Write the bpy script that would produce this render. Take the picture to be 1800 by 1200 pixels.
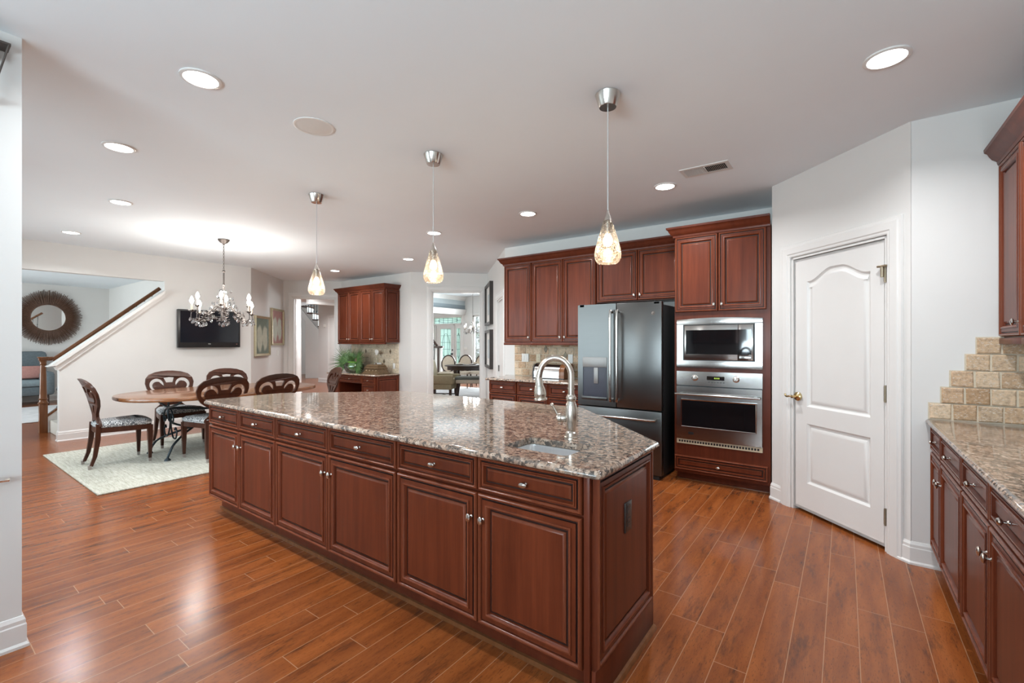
import bpy, bmesh, math, random
from mathutils import Vector, Matrix
from mathutils.geometry import tessellate_polygon
random.seed(7)
S = bpy.context.scene
COL = S.collection
PI = math.pi
for o in list(bpy.data.objects): bpy.data.objects.remove(o, do_unlink=True)

# ------------------------------------------------------------------ camera, sky, light, exposure
CAM_H, CEIL, YAW = 1.37, 2.743, math.radians(36.13)
FW = Vector((-math.sin(YAW), math.cos(YAW))); RT = Vector((math.cos(YAW), math.sin(YAW)))
cam = bpy.data.objects.new('camera', bpy.data.cameras.new('camera')); COL.objects.link(cam)
cam.location = (0, 0, CAM_H); cam.rotation_euler = (PI/2, 0, YAW)
cam.data.sensor_width = 36; cam.data.lens = 16; cam.data.shift_y = 2/1800; cam.data.clip_start = .05
S.camera = cam
vs = S.view_settings
S.display_settings.display_device = 'sRGB'
vs.view_transform = 'Standard'; vs.look = 'None'; vs.gamma = 1; vs.use_curve_mapping = False
vs.exposure = 1.1
cy = S.cycles
cy.use_denoising = True; cy.max_bounces = 10; cy.diffuse_bounces = 5; cy.glossy_bounces = 4
cy.transmission_bounces = 6; cy.transparent_max_bounces = 12
cy.sample_clamp_indirect = 4; cy.caustics_reflective = False; cy.caustics_refractive = False

W = bpy.data.worlds.new('sky'); S.world = W; W.use_nodes = True
wn = W.node_tree; wn.nodes['Background'].inputs[0].default_value = (.80, .90, 1, 1)
wn.nodes['Background'].inputs[1].default_value = 1.1

def area(name, loc, size, power, color=(1, 1, 1), rot=(0, 0, 0), disk=False, spread=PI, parent=None):
    L = bpy.data.lights.new(name, 'AREA'); L.energy = power; L.color = color; L.spread = spread
    if disk: L.shape = 'DISK'; L.size = size
    else: L.shape = 'RECTANGLE'; L.size, L.size_y = size
    o = bpy.data.objects.new(name, L); COL.objects.link(o); o.location = loc; o.rotation_euler = rot
    if parent: o.parent = parent
    return o
def bulb_light(name, loc, power, color, r=.03, parent=None):
    L = bpy.data.lights.new(name, 'POINT'); L.energy = power; L.color = color; L.shadow_soft_size = r
    o = bpy.data.objects.new(name, L); COL.objects.link(o); o.location = loc
    if parent: o.parent = parent
    return o
DAY = (.755, .905, 1)
# daylight through the windows: breakfast nook, wall behind the camera, family room, dining room
area('daylight_nook', (-6.0, -.95, 1.6), (4.8, 1.9), 118, DAY, (math.radians(68), 0, 0))
area('daylight_kitchen', (-.5, -2.75, 1.5), (2.85, 1.1), 136, DAY, (math.radians(142), 0, 0))
area('daylight_family_room', (-12.3, -2.2, 1.5), (4.4, 1.9), 170, (.92, .97, 1), (PI/2, 0, 0))
area('daylight_dining_room', (-9.6, 12.5, 1.5), (1.9, 1.8), 260, (.9, .96, 1), (-PI/2, 0, 0))
area('foyer_fill', (-15.5, 12.5, 1.8), (2.8, 1.9), 200, (.9, .96, 1), (-PI/2, 0, 0))  # fill light added to brighten the foyer, behind an invented window

# ------------------------------------------------------------------ materials
MATS = {}
class NT:
    def __init__(s, name):
        s.m = bpy.data.materials.new(name); s.m.use_nodes = True; s.t = s.m.node_tree
        s.b = s.t.nodes['Principled BSDF']; MATS[name] = s.m
    def n(s, typ, **kw):
        x = s.t.nodes.new(typ)
        for k, v in kw.items():
            if k.startswith('i_'):
                key = k[2:]; key = int(key) if key.isdigit() else key.replace('_', ' ')
                x.inputs[key].default_value = v
            else: setattr(x, k, v)
        return x
    def l(s, a, b): s.t.links.new(a, b)
    def math(s, op, a, b=None, c=None):
        x = s.t.nodes.new('ShaderNodeMath'); x.operation = op
        for i, q in enumerate((a, b, c)):
            if q is None: continue
            if isinstance(q, (int, float)): x.inputs[i].default_value = q
            else: s.l(q, x.inputs[i])
        return x.outputs[0]
    def coord(s, scale=(1, 1, 1), rnd=False):
        t = s.n('ShaderNodeTexCoord'); mp = s.n('ShaderNodeMapping'); mp.inputs['Scale'].default_value = scale
        s.l(t.outputs['Object'], mp.inputs['Vector'])
        if rnd:
            oi = s.n('ShaderNodeObjectInfo'); v = s.n('ShaderNodeVectorMath', operation='SCALE')
            v.inputs[0].default_value = (13, 7, 5); s.l(oi.outputs['Random'], v.inputs['Scale'])
            s.l(v.outputs[0], mp.inputs['Location'])
        return mp.outputs[0]
    def ramp(s, fac, stops):
        r = s.n('ShaderNodeValToRGB'); e = r.color_ramp.elements
        while len(e) < len(stops): e.new(.5)
        for i, (p, c) in enumerate(stops): e[i].position = p; e[i].color = (*c, 1)
        s.l(fac, r.inputs[0]); return r.outputs[0]
    def mix(s, fac, a, b, mode='MIX'):
        x = s.n('ShaderNodeMix', data_type='RGBA', blend_type=mode)
        for i, q in ((0, fac), (6, a), (7, b)):
            if isinstance(q, (int, float)): x.inputs[i].default_value = q
            elif isinstance(q, tuple): x.inputs[i].default_value = (*q, 1)
            else: s.l(q, x.inputs[i])
        return x.outputs[2]
    def bump(s, h, strength=.2, dist=.002):
        b = s.n('ShaderNodeBump'); b.inputs['Strength'].default_value = strength; b.inputs['Distance'].default_value = dist
        s.l(h, b.inputs['Height']); s.l(b.outputs[0], s.b.inputs['Normal'])
    def set(s, col=None, rough=None, metal=None, coat=None, spec=None, emit=None, estr=None):
        i = s.b.inputs
        if col is not None:
            if isinstance(col, tuple): i['Base Color'].default_value = (*col, 1)
            else: s.l(col, i['Base Color'])
        if rough is not None:
            if isinstance(rough, (int, float)): i['Roughness'].default_value = rough
            else: s.l(rough, i['Roughness'])
        if metal is not None: i['Metallic'].default_value = metal
        if coat is not None: i['Coat Weight'].default_value = coat; i['Coat Roughness'].default_value = .12
        if spec is not None: i['Specular IOR Level'].default_value = spec
        if emit is not None: i['Emission Color'].default_value = (*emit, 1); i['Emission Strength'].default_value = estr
        return s
def noise(t, vec, scale, detail=4, rough=.55, out=0):
    n = t.n('ShaderNodeTexNoise'); n.inputs['Scale'].default_value = scale; n.inputs['Detail'].default_value = detail
    n.inputs['Roughness'].default_value = rough; t.l(vec, n.inputs['Vector']); return n.outputs[out]
def plain(name, col, rough=.5, metal=0, grain=.06, gs=6, **k):
    t = NT(name); f = noise(t, t.coord(), gs)
    c = t.ramp(f, [(.3, tuple(x*(1-grain) for x in col)), (.7, tuple(min(1, x*(1+grain)) for x in col))])
    t.set(c, rough, metal, **k); return t.m
plain('wall_paint', (.685, .672, .652), .6, 0, .012, 3)
plain('wall_shade_paint', (.56, .57, .57), .6, 0, .012, 3)
plain('ceiling_paint', (.805, .865, .905), .8, 0, .01, 2)
plain('trim_white', (.715, .704, .685), .32, 0, .01)
plain('white_plastic', (.80, .79, .75), .35, 0, .01)
plain('almond_plastic', (.62, .55, .40), .4, 0, .02)
plain('glaze', (.022, .008, .006), .4, 0, .2)
plain('nickel', (.62, .59, .55), .22, 1, .04, 30)
plain('nickel_warm', (.58, .53, .47), .26, 1, .04, 30)
plain('chrome', (.75, .75, .75), .1, 1, .02)
plain('brass', (.62, .48, .26), .22, 1, .05)
plain('bronze', (.25, .20, .14), .35, .8, .1)
plain('iron', (.030, .042, .050), .45, .5, .15, 20)
plain('pewter', (.115, .098, .09), .42, .7, .15, 20)
plain('dispenser_grey', (.035, .037, .055), .35, 0, .05, 20)
plain('pewter_light', (.30, .30, .295), .5, .8, .03, 20)
plain('black_plastic', (.012, .012, .013), .35, 0, .1)
plain('dark_frame', (.035, .028, .025), .35, 0, .2)
plain('mat_board', (.74, .73, .70), .7, 0, .02)
plain('rubber_black', (.02, .02, .02), .6, 0, .1)
plain('carpet_light', (.62, .60, .55), .95, 0, .08, 60)
plain('sofa_blue', (.145, .18, .20), .9, 0, .12, 30)
plain('sofa_cushion', (.26, .33, .36), .9, 0, .12, 30)
plain('pillow_pink', (.48, .24, .21), .9, 0, .1, 30)
plain('beige_fabric', (.36, .31, .20), .9, 0, .1, 30)
plain('cream_fabric', (.55, .47, .38), .9, 0, .08, 30)
plain('bench_grey', (.11, .115, .10), .85, 0, .1, 30)
plain('espresso', (.045, .022, .015), .3, 0, .25, 12)
plain('living_rug', (.66, .65, .66), .95, 0, .12, 5)
plain('tray_blue', (.26, .31, .34), .6, 0, .03)
plain('tray_light', (.48, .54, .56), .6, 0, .03)
plain('porcelain', (.82, .81, .79), .2, 0, .02)
plain('petal', (.85, .83, .80), .6, 0, .04)
plain('box_bronze', (.15, .095, .05), .4, .35, .4, 40)
plain('box_pale', (.35, .26, .17), .5, .2, .3, 40)
plain('gold_frame', (.46, .40, .27), .35, .6, .1, 30)
plain('candle_sleeve', (.80, .66, .52), .5, 0, .05)
plain('sticks_dark', (.105, .052, .031), .6, 0, .55, 60)
plain('accent_tile', (.16, .12, .075), .4, .2, .5, 60)
plain('foot_cap', (.40, .36, .34), .35, .6, .1)
plain('cord_grey', (.55, .55, .54), .5, 0, .02)
plain('display_green', (.1, .16, .02), .4, 0, .02, emit=(.35, .5, .05), estr=.6)

def brushed(name, col, rough, axis):
    t = NT(name); sc = [3, 3, 3]; sc[axis] = 260
    f = noise(t, t.coord(tuple(sc)), 1, 3)
    t.set(t.ramp(f, [(.2, tuple(x*.93 for x in col)), (.8, col)]), rough, 1)
    t.bump(f, .04, .001); return t.m
brushed('stainless', (.46, .447, .43), .19, 2)
brushed('sink_steel', (.80, .81, .82), .42, 0)
brushed('fridge_steel', (.14, .142, .14), .33, 2)
t = NT('fridge_side'); t.set((.028, .029, .030), .45, .3)
t = NT('black_glass'); t.set((.006, .006, .007), .04, 0, spec=.6)
t = NT('screen_glass'); t.set((.010, .012, .017), .12, 0)
t = NT('mirror_glass'); t.set((.86, .86, .85), .02, 1)

def emit(name, col, s):
    t = NT(name); t.set((0, 0, 0), .5, emit=col, estr=s); return t.m
emit('lens_glow', (1, .98, .95), 9)
emit('bulb_warm', (1, .84, .62), 8)
emit('bulb_white', (1, .95, .88), 22)

def glass(name, tint, crackle=0, gloss=.22):
    t = NT(name); t.t.nodes.remove(t.b); out = t.t.nodes['Material Output']
    tr = t.n('ShaderNodeBsdfTransparent'); tr.inputs[0].default_value = (*tint, 1)
    gl = t.n('ShaderNodeBsdfGlossy'); gl.inputs['Roughness'].default_value = .06
    lw = t.n('ShaderNodeLayerWeight'); lw.inputs['Blend'].default_value = .35
    m = t.n('ShaderNodeMixShader'); f = t.math('MULTIPLY_ADD', lw.outputs['Fresnel'], .8, gloss*.25)
    if crackle:
        v = t.n('ShaderNodeTexVoronoi', feature='DISTANCE_TO_EDGE'); v.inputs['Scale'].default_value = crackle
        t.l(t.coord((1, 1, .75)), v.inputs['Vector'])
        e = t.ramp(v.outputs['Distance'], [(.015, (1, 1, 1)), (.11, (0, 0, 0))])
        b = t.n('ShaderNodeBump'); b.inputs['Strength'].default_value = .9; b.inputs['Distance'].default_value = .004
        t.l(e, b.inputs['Height']); t.l(b.outputs[0], gl.inputs['Normal'])
        df = t.n('ShaderNodeBsdfTranslucent'); df.inputs[0].default_value = (.70, .58, .46, 1)
        df2 = t.n('ShaderNodeBsdfDiffuse'); df2.inputs[0].default_value = (.16, .12, .09, 1)
        m2 = t.n('ShaderNodeMixShader'); m2.inputs[0].default_value = .72
        t.l(df.outputs[0], m2.inputs[1]); t.l(df2.outputs[0], m2.inputs[2])
        m3 = t.n('ShaderNodeMixShader'); t.l(t.math('MULTIPLY_ADD', e, .62, .03), m3.inputs[0])
        t.l(tr.outputs[0], m3.inputs[1]); t.l(m2.outputs[0], m3.inputs[2])
        t.l(f, m.inputs[0]); t.l(m3.outputs[0], m.inputs[1]); t.l(gl.outputs[0], m.inputs[2])
    else:
        t.l(f, m.inputs[0]); t.l(tr.outputs[0], m.inputs[1]); t.l(gl.outputs[0], m.inputs[2])
    t.l(m.outputs[0], out.inputs[0]); return t.m
glass('crackle_glass', (.95, .91, .86), 80)
glass('clear_glass', (.97, .985, .98))
glass('bowl_glass', (.84, .95, .89), 0, .35)
t = NT('leaded_glass'); t.t.nodes.remove(t.b); m = t.n('ShaderNodeMixShader'); m.inputs[0].default_value = .55
tr = t.n('ShaderNodeBsdfTransparent'); tr.inputs[0].default_value = (.70, .82, .77, 1); tl = t.n('ShaderNodeBsdfTranslucent'); tl.inputs[0].default_value = (.88, .96, .92, 1)
t.l(tr.outputs[0], m.inputs[1]); t.l(tl.outputs[0], m.inputs[2]); t.l(m.outputs[0], t.t.nodes['Material Output'].inputs[0])
glass('crystal', (.95, .96, .97), 0, 1.6)

# cherry cabinets
def wood(name, c0, c1, rough, gscale=(9, 9, .55), coat=.25, horizontal=False):
    t = NT(name)
    sc = gscale if not horizontal else (gscale[2], gscale[1], gscale[0])
    v = t.coord(sc, True); f = noise(t, v, 2.2, 6, .62); g = noise(t, t.coord((60, 60, 2.5), True), 3, 3)
    c = t.ramp(f, [(.25, c0), (.75, c1)])
    c = t.mix(t.math('MULTIPLY', g, .35), c, tuple(x*.55 for x in c0))
    t.set(c, rough, 0, coat, spec=.22); return t.m
wood('cherry', (.082, .0165, .0068), (.185, .041, .016), .34, coat=.07)
wood('cherry_edge', (.088, .019, .009), (.158, .036, .0155), .34, coat=.07)
wood('cherry_bead_highlight', (.135, .034, .016), (.225, .062, .029), .26, coat=.07)  # bead ridges: specular highlight put into a lighter, glossier cherry
wood('chair_wood', (.038, .013, .008), (.088, .031, .017), .30, (14, 14, 3), .12)
wood('oak_rail', (.15, .055, .020), (.26, .105, .042), .3, (12, 12, 1), .3)
t = NT('table_wood'); v = t.coord((5, 1.1, 5)); f = noise(t, v, 2.5, 6, .65); k = noise(t, t.coord((3, 3, 3)), 7, 5, .7)
c = t.ramp(f, [(.25, (.13, .045, .016)), (.75, (.30, .125, .05))]); c = t.mix(t.ramp(k, [(.60, (0, 0, 0)), (.68, (1, 1, 1))]), c, (.04, .016, .009))
t.set(c, .25, 0, .4)

# granite
t = NT('granite'); v = t.coord()
d = t.n('ShaderNodeVectorMath', operation='ADD'); nz = t.n('ShaderNodeTexNoise'); nz.inputs['Scale'].default_value = 60; nz.inputs['Detail'].default_value = 3
t.l(v, nz.inputs['Vector']); sc = t.n('ShaderNodeVectorMath', operation='SCALE'); sc.inputs['Scale'].default_value = .016
t.l(nz.outputs['Color'], sc.inputs[0]); t.l(v, d.inputs[0]); t.l(sc.outputs[0], d.inputs[1])
vo = t.n('ShaderNodeTexVoronoi'); vo.inputs['Scale'].default_value = 62; t.l(d.outputs[0], vo.inputs['Vector'])
sx = t.n('ShaderNodeSeparateColor'); t.l(vo.outputs['Color'], sx.inputs[0])
c = t.ramp(sx.outputs[0], [(0, (.028, .026, .025)), (.20, (.10, .082, .07)), (.36, (.29, .20, .148)), (.70, (.46, .315, .225)), (1, (.62, .50, .40))])
bl = noise(t, v, 85, 5, .7); c = t.mix(t.ramp(bl, [(.535, (0, 0, 0)), (.585, (1, 1, 1))]), c, (.014, .015, .016))
gl = noise(t, v, 34, 3, .6); c = t.mix(t.ramp(gl, [(.56, (0, 0, 0)), (.68, (.6, .6, .6))]), c, (.27, .245, .21))
fine = noise(t, v, 300, 2); c = t.mix(.22, c, t.ramp(fine, [(.3, (.06, .05, .045)), (.7, (.50, .38, .30))]))
t.set(c, .07, 0, spec=.75)

# hardwood planks along Y
t = NT('hardwood'); tc = t.n('ShaderNodeTexCoord'); sp = t.n('ShaderNodeSeparateXYZ'); t.l(tc.outputs['Object'], sp.inputs[0])
PW, PL = .1273, 1.05
u = t.math('DIVIDE', t.math('SUBTRACT', sp.outputs[0], .182), PW); row = t.math('FLOOR', u); fu = t.math('FRACT', u)
wr = t.n('ShaderNodeTexWhiteNoise', noise_dimensions='1D'); t.l(row, wr.inputs['W'])
yy = t.math('MULTIPLY_ADD', wr.outputs['Value'], 7.3, t.math('DIVIDE', sp.outputs[1], PL)); seg = t.math('FLOOR', yy); fy_ = t.math('FRACT', yy)
cb = t.n('ShaderNodeCombineXYZ'); t.l(row, cb.inputs[0]); t.l(seg, cb.inputs[1])
wp = t.n('ShaderNodeTexWhiteNoise', noise_dimensions='3D'); t.l(cb.outputs[0], wp.inputs['Vector'])
off = t.n('ShaderNodeVectorMath', operation='MULTIPLY_ADD'); off.inputs[1].default_value = (20, 20, 20)
t.l(wp.outputs['Color'], off.inputs[0]); mp = t.n('ShaderNodeMapping'); mp.inputs['Scale'].default_value = (9, 1.1, 1); t.l(tc.outputs['Object'], mp.inputs['Vector'])
t.l(mp.outputs[0], off.inputs[2]); gv = off.outputs[0]
g1 = noise(t, gv, 1.6, 7, .62); g2 = noise(t, gv, 7, 4, .6)
c = t.ramp(g1, [(.28, (.19, .050, .013)), (.52, (.30, .085, .021)), (.76, (.40, .125, .032))])
c = t.mix(t.math('MULTIPLY', wp.outputs['Value'], .42), c, (.13, .034, .012))
om = t.n('ShaderNodeVectorMath', operation='MULTIPLY_ADD'); om.inputs[1].default_value = (9, 9, 9); t.l(wp.outputs['Color'], om.inputs[0])
m2 = t.n('ShaderNodeMapping'); m2.inputs['Scale'].default_value = (13, 2.4, 1); t.l(tc.outputs['Object'], m2.inputs['Vector']); t.l(m2.outputs[0], om.inputs[2])
sm = noise(t, om.outputs[0], 1.3, 8, .74); c = t.mix(t.ramp(sm, [(.53, (0, 0, 0)), (.68, (.72, .72, .72))]), c, (.042, .018, .011))
fl = noise(t, gv, 34, 3, .7); c = t.mix(t.ramp(fl, [(.58, (0, 0, 0)), (.68, (.75, .75, .75))]), c, (.040, .016, .010))
e1 = t.math('MINIMUM', fu, t.math('SUBTRACT', 1, fu)); e2 = t.math('MINIMUM', fy_, t.math('SUBTRACT', 1, fy_))
s1 = t.math('LESS_THAN', e1, .012); s2 = t.math('LESS_THAN', e2, .0016); seam = t.math('MAXIMUM', s1, s2)
c = t.mix(t.math('MULTIPLY', seam, .8), c, (.46, .25, .13))
t.set(c, t.math('MULTIPLY_ADD', g2, .12, .155), 0, 0, spec=.38)
hgt = t.math('SUBTRACT', t.math('MULTIPLY_ADD', g1, .5, t.math('MULTIPLY', g2, .25)), t.math('MULTIPLY', seam, .6)); t.bump(hgt, .22, .003)

# tumbled travertine, colour per tile
def tile_mat(name, cols):
    t = NT(name); g = t.n('ShaderNodeNewGeometry'); f = noise(t, t.coord(), 45, 6, .7)
    c = t.ramp(g.outputs['Random Per Island'], [(i/(len(cols)-1), q) for i, q in enumerate(cols)])
    c = t.mix(1, c, t.ramp(f, [(.3, (.55, .5, .45)), (.5, (.92, .9, .88)), (.72, (1.25, 1.2, 1.15))]), 'MULTIPLY')
    p = noise(t, t.coord((1, 1, 2.2)), 70, 4, .7)
    c = t.mix(t.ramp(p, [(.56, (0, 0, 0)), (.64, (.85, .85, .85))]), c, (.64, .58, .50))
    t.set(c, .5); t.bump(p, .5, .003); return t.m
tile_mat('travertine', [(.37, .215, .10), (.60, .42, .27), (.47, .325, .20), (.68, .53, .37), (.42, .26, .135), (.54, .43, .31)])
tile_mat('travertine_pale', [(.60, .50, .36), (.74, .65, .50), (.66, .56, .42), (.80, .72, .58)])
plain('grout', (.60, .52, .40), .9, 0, .06, 80)

# patterned seat fabric, rug weave, leaves
t = NT('pebble_fabric'); v = t.n('ShaderNodeTexVoronoi', feature='DISTANCE_TO_EDGE'); v.inputs['Scale'].default_value = 42
t.l(t.coord((1, 1.7, 1)), v.inputs['Vector'])
t.set(t.ramp(v.outputs['Distance'], [(.05, (.055, .06, .07)), (.16, (.60, .60, .59))]), .85)
t = NT('jute'); v = t.coord(); n1 = noise(t, t.coord((7, 55, 1)), 1, 5, .75); n2 = noise(t, v, 160, 3)
wv = t.n('ShaderNodeTexWave', wave_type='BANDS', bands_direction='Y'); wv.inputs['Scale'].default_value = 26; wv.inputs['Distortion'].default_value = 1.5; t.l(v, wv.inputs['Vector'])
c = t.ramp(t.math('MULTIPLY_ADD', n1, .6, t.math('MULTIPLY', n2, .4)), [(.36, (.30, .28, .21)), (.5, (.50, .49, .415)), (.62, (.66, .65, .59))]); t.set(c, .95); t.bump(t.math('ADD', wv.outputs['Fac'], n2), .6, .004)
t = NT('palm_leaf'); f = noise(t, t.coord((4, 4, 4)), 6); t.set(t.ramp(f, [(.3, (.028, .075, .020)), (.7, (.10, .20, .055))]), .45)
t = NT('inner_leaf'); f = noise(t, t.coord(), 8); t.set(t.ramp(f, [(.3, (.07, .20, .015)), (.7, (.20, .42, .04))]), .4)
t = NT('tree_leaf'); g = t.n('ShaderNodeNewGeometry'); t.set(t.ramp(g.outputs['Random Per Island'], [(0, (.02, .075, .02)), (.6, (.09, .22, .06)), (1, (.30, .46, .20))]), .6)
# watercolour pictures: soft shapes on a washed ground
def art(name, ground, shape, seed):
    t = NT(name); v = t.coord(); n = t.n('ShaderNodeTexNoise'); n.inputs['Scale'].default_value = 5; n.inputs['Detail'].default_value = 5
    t.l(v, n.inputs['Vector']); s = t.n('ShaderNodeSeparateXYZ'); t.l(v, s.inputs[0])
    x = t.math('MULTIPLY_ADD', n.outputs['Fac'], .16, t.math('ABSOLUTE', s.outputs[0]))
    z = t.math('MULTIPLY_ADD', n.outputs['Fac'], .2, s.outputs[2])
    d = t.math('ADD', t.math('POWER', t.math('DIVIDE', t.math('SUBTRACT', x, .21), .15), 2), t.math('POWER', t.math('DIVIDE', t.math('ADD', z, -.06), .27), 2))
    f = t.ramp(d, [(.55, (1, 1, 1)), (1.25, (0, 0, 0))]); w = noise(t, v, 9, 5)
    c = t.mix(f, t.ramp(w, [(.3, tuple(q*.75 for q in ground)), (.7, ground)]), t.ramp(w, [(.3, tuple(q*.8 for q in shape)), (.7, shape)]))
    t.set(c, .5); return t.m
art('art_green', (.15, .19, .15), (.47, .48, .38), 1)
art('art_red', (.32, .13, .105), (.42, .42, .34), 2)

# ------------------------------------------------------------------ mesh helpers
def rotz(a): return Matrix.Rotation(a, 4, 'Z')
def frame(x, y, ang, z=0): return Matrix.Translation((x, y, z)) @ rotz(math.radians(ang))
class MB:
    def __init__(s, M=None): s.v = []; s.f = []; s.mi = []; s.M = M or Matrix.Identity(4)
    def _add(s, vs, fs, m=0):
        b = len(s.v); M = s.M
        s.v += [tuple(M @ Vector(q)) for q in vs]
        for f in fs: s.f.append([b+i for i in f]); s.mi.append(m)
        return s
    def box(s, x0, x1, y0, y1, z0, z1, m=0, bev=0):
        if bev <= 0:
            v = [(x, y, z) for z in (z0, z1) for y in (y0, y1) for x in (x0, x1)]
            return s._add(v, [(0, 2, 3, 1), (4, 5, 7, 6), (0, 1, 5, 4), (2, 6, 7, 3), (0, 4, 6, 2), (1, 3, 7, 5)], m)
        bm = bmesh.new(); bmesh.ops.create_cube(bm, size=1)
        for q in bm.verts: q.co = Vector(((x0+x1)/2+q.co.x*(x1-x0), (y0+y1)/2+q.co.y*(y1-y0), (z0+z1)/2+q.co.z*(z1-z0)))
        bmesh.ops.bevel(bm, geom=bm.edges[:]+bm.verts[:], offset=bev, segments=2, affect='EDGES', profile=.5)
        bm.verts.index_update(); s._add([q.co[:] for q in bm.verts], [[q.index for q in f.verts] for f in bm.faces], m); bm.free(); return s
    def loft(s, rings, m=0, cap0=True, cap1=True, closed=True, ms=None):
        n = len(rings[0]); v = [p for r in rings for p in r]; b = len(s.v); s._add(v, [], m)
        for i in range(len(rings)-1):
            mm = ms[i] if ms else m
            for j in range(n if closed else n-1):
                k = (j+1) % n; s.f.append([b+i*n+j, b+i*n+k, b+(i+1)*n+k, b+(i+1)*n+j]); s.mi.append(mm)
        if cap0: s.f.append([b+j for j in range(n)][::-1]); s.mi.append(ms[0] if ms else m)
        if cap1: s.f.append([b+(len(rings)-1)*n+j for j in range(n)]); s.mi.append(m)
        return s
    def lathe(s, prof, c=(0, 0, 0), seg=24, axis='z', m=0, cap0=True, cap1=True, sx=1, sy=1):
        R = []
        for r, h in prof:
            q = []
            for j in range(seg):
                a = 2*PI*j/seg; x, y = r*math.cos(a)*sx, r*math.sin(a)*sy
                p = {'z': (x, y, h), 'y': (x, -h, y), 'x': (h, x, y)}[axis]
                q.append((c[0]+p[0], c[1]+p[1], c[2]+p[2]))
            R.append(q)
        return s.loft(R, m, cap0, cap1)
    def tube(s, pts, r, seg=8, m=0, flat=1):
        P = [Vector(p) for p in pts]; n = len(P); rr = r if isinstance(r, (list, tuple)) else [r]*n
        up = None; rings = []
        for i in range(n):
            d = (P[min(i+1, n-1)]-P[max(i-1, 0)]).normalized()
            if up is None:
                up = Vector((0, 0, 1)) if abs(d.z) < .9 else Vector((1, 0, 0))
            a = d.cross(up).normalized(); up = a.cross(d).normalized()
            rings.append([tuple(P[i]+(a*math.cos(2*PI*j/seg)+up*math.sin(2*PI*j/seg)*flat)*rr[i]) for j in range(seg)])
        return s.loft(rings, m)
    def prism(s, poly, z0, z1, m=0, holes=()):
        loops = [poly]+list(holes); tris = tessellate_polygon([[Vector((x, y, 0)) for x, y in L] for L in loops])
        pts = [p for L in loops for p in L]; n = len(pts)
        s._add([(x, y, z0) for x, y in pts]+[(x, y, z1) for x, y in pts], [list(t)[::-1] for t in tris]+[[i+n for i in t] for t in tris], m)
        b = len(s.v)-2*n; o = 0
        for L in loops:
            k = len(L)
            for i in range(k):
                j = (i+1) % k; s.f.append([b+o+i, b+o+j, b+n+o+j, b+n+o+i]); s.mi.append(m)
            o += k
        return s
    def sweep(s, path, prof, plane='xy', m=0, closed=False):
        n = len(path); P = [Vector(p) for p in path]; rings = []
        for i in range(n):
            d0 = (P[i]-P[i-1]).normalized() if (i > 0 or closed) else None
            d1 = (P[(i+1) % n]-P[i]).normalized() if (i < n-1 or closed) else None
            d0 = d0 or d1; d1 = d1 or d0
            n0 = Vector((d0.y, -d0.x)); n1 = Vector((d1.y, -d1.x)); nn = (n0+n1); nn /= max(.3, nn.dot(n0))
            r = []
            for off, h in prof:
                q = P[i]+nn*off
                r.append((q.x, q.y, h) if plane == 'xy' else (q.x, -h, q.y))
            rings.append(r)
        if closed: rings.append(rings[0])
        return s.loft(rings, m, not closed, not closed)
    def panel(s, x0, x1, z0, z1, yb, prof, cap=0):
        R = []
        for ins, d, mm in prof: R.append([(x0+ins, yb-d, z0+ins), (x1-ins, yb-d, z0+ins), (x1-ins, yb-d, z1-ins), (x0+ins, yb-d, z1-ins)])
        return s.loft(R, cap, True, True, ms=[p[2] for p in prof])
    def shape(s, loops, fn, t, m=0):
        tris = tessellate_polygon([[Vector((x, y, 0)) for x, y in L] for L in loops]); pts = [p for L in loops for p in L]; n = len(pts)
        s._add([fn(x, y, -t/2) for x, y in pts]+[fn(x, y, t/2) for x, y in pts], [list(q) for q in tris]+[[i+n for i in q][::-1] for q in tris], m)
        b = len(s.v)-2*n; o = 0
        for L in loops:
            k = len(L)
            for i in range(k):
                j = (i+1) % k; s.f.append([b+o+i, b+o+j, b+n+o+j, b+n+o+i]); s.mi.append(m)
            o += k
        return s
    def build(s, name, mats, parent=None, smooth=32, loc=None):
        me = bpy.data.meshes.new(name); me.from_pydata(s.v, [], s.f)
        for q in (mats if isinstance(mats, (list, tuple)) else [mats]): me.materials.append(MATS[q])
        me.polygons.foreach_set('material_index', s.mi)
        bm = bmesh.new(); bm.from_mesh(me); bmesh.ops.recalc_face_normals(bm, faces=bm.faces[:]); bm.to_mesh(me); bm.free()
        if smooth:
            me.polygons.foreach_set('use_smooth', [True]*len(me.polygons)); me.set_sharp_from_angle(angle=math.radians(smooth))
        me.update(); o = bpy.data.objects.new(name, me); COL.objects.link(o)
        if parent: o.parent = parent
        if loc: o.location = loc
        return o
def tag(o, label, cat, group=None, kind=None):
    if label: o['label'] = label
    if cat: o['category'] = cat
    if group: o['group'] = group
    if kind: o['kind'] = kind
    return o
def thing(name, label, cat, loc=(0, 0, 0), ang=0, group=None):
    o = bpy.data.objects.new(name, None); COL.objects.link(o); o.empty_display_size = .1
    o.location = loc; o.rotation_euler = (0, 0, math.radians(ang)); return tag(o, label, cat, group)
def struct(o): o['kind'] = 'structure'; return o
def dup(o, parent=None):
    c = o.copy(); COL.objects.link(c)
    if parent: c.parent = parent
    for ch in list(o.children):
        dup(ch, c)
    return c
def put(name, mb, mat, label, cat, group=None, **k): return tag(mb.build(name, mat, **k), label, cat, group)
def at(px, w): return FW*w+RT*((px-900)/800*w)
def arc(cx, cy_, r, a0, a1, n, ry=None):
    ry = ry or r
    return [(cx+r*math.cos(math.radians(a0+(a1-a0)*i/n)), cy_+ry*math.sin(math.radians(a0+(a1-a0)*i/n))) for i in range(n+1)]
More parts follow.
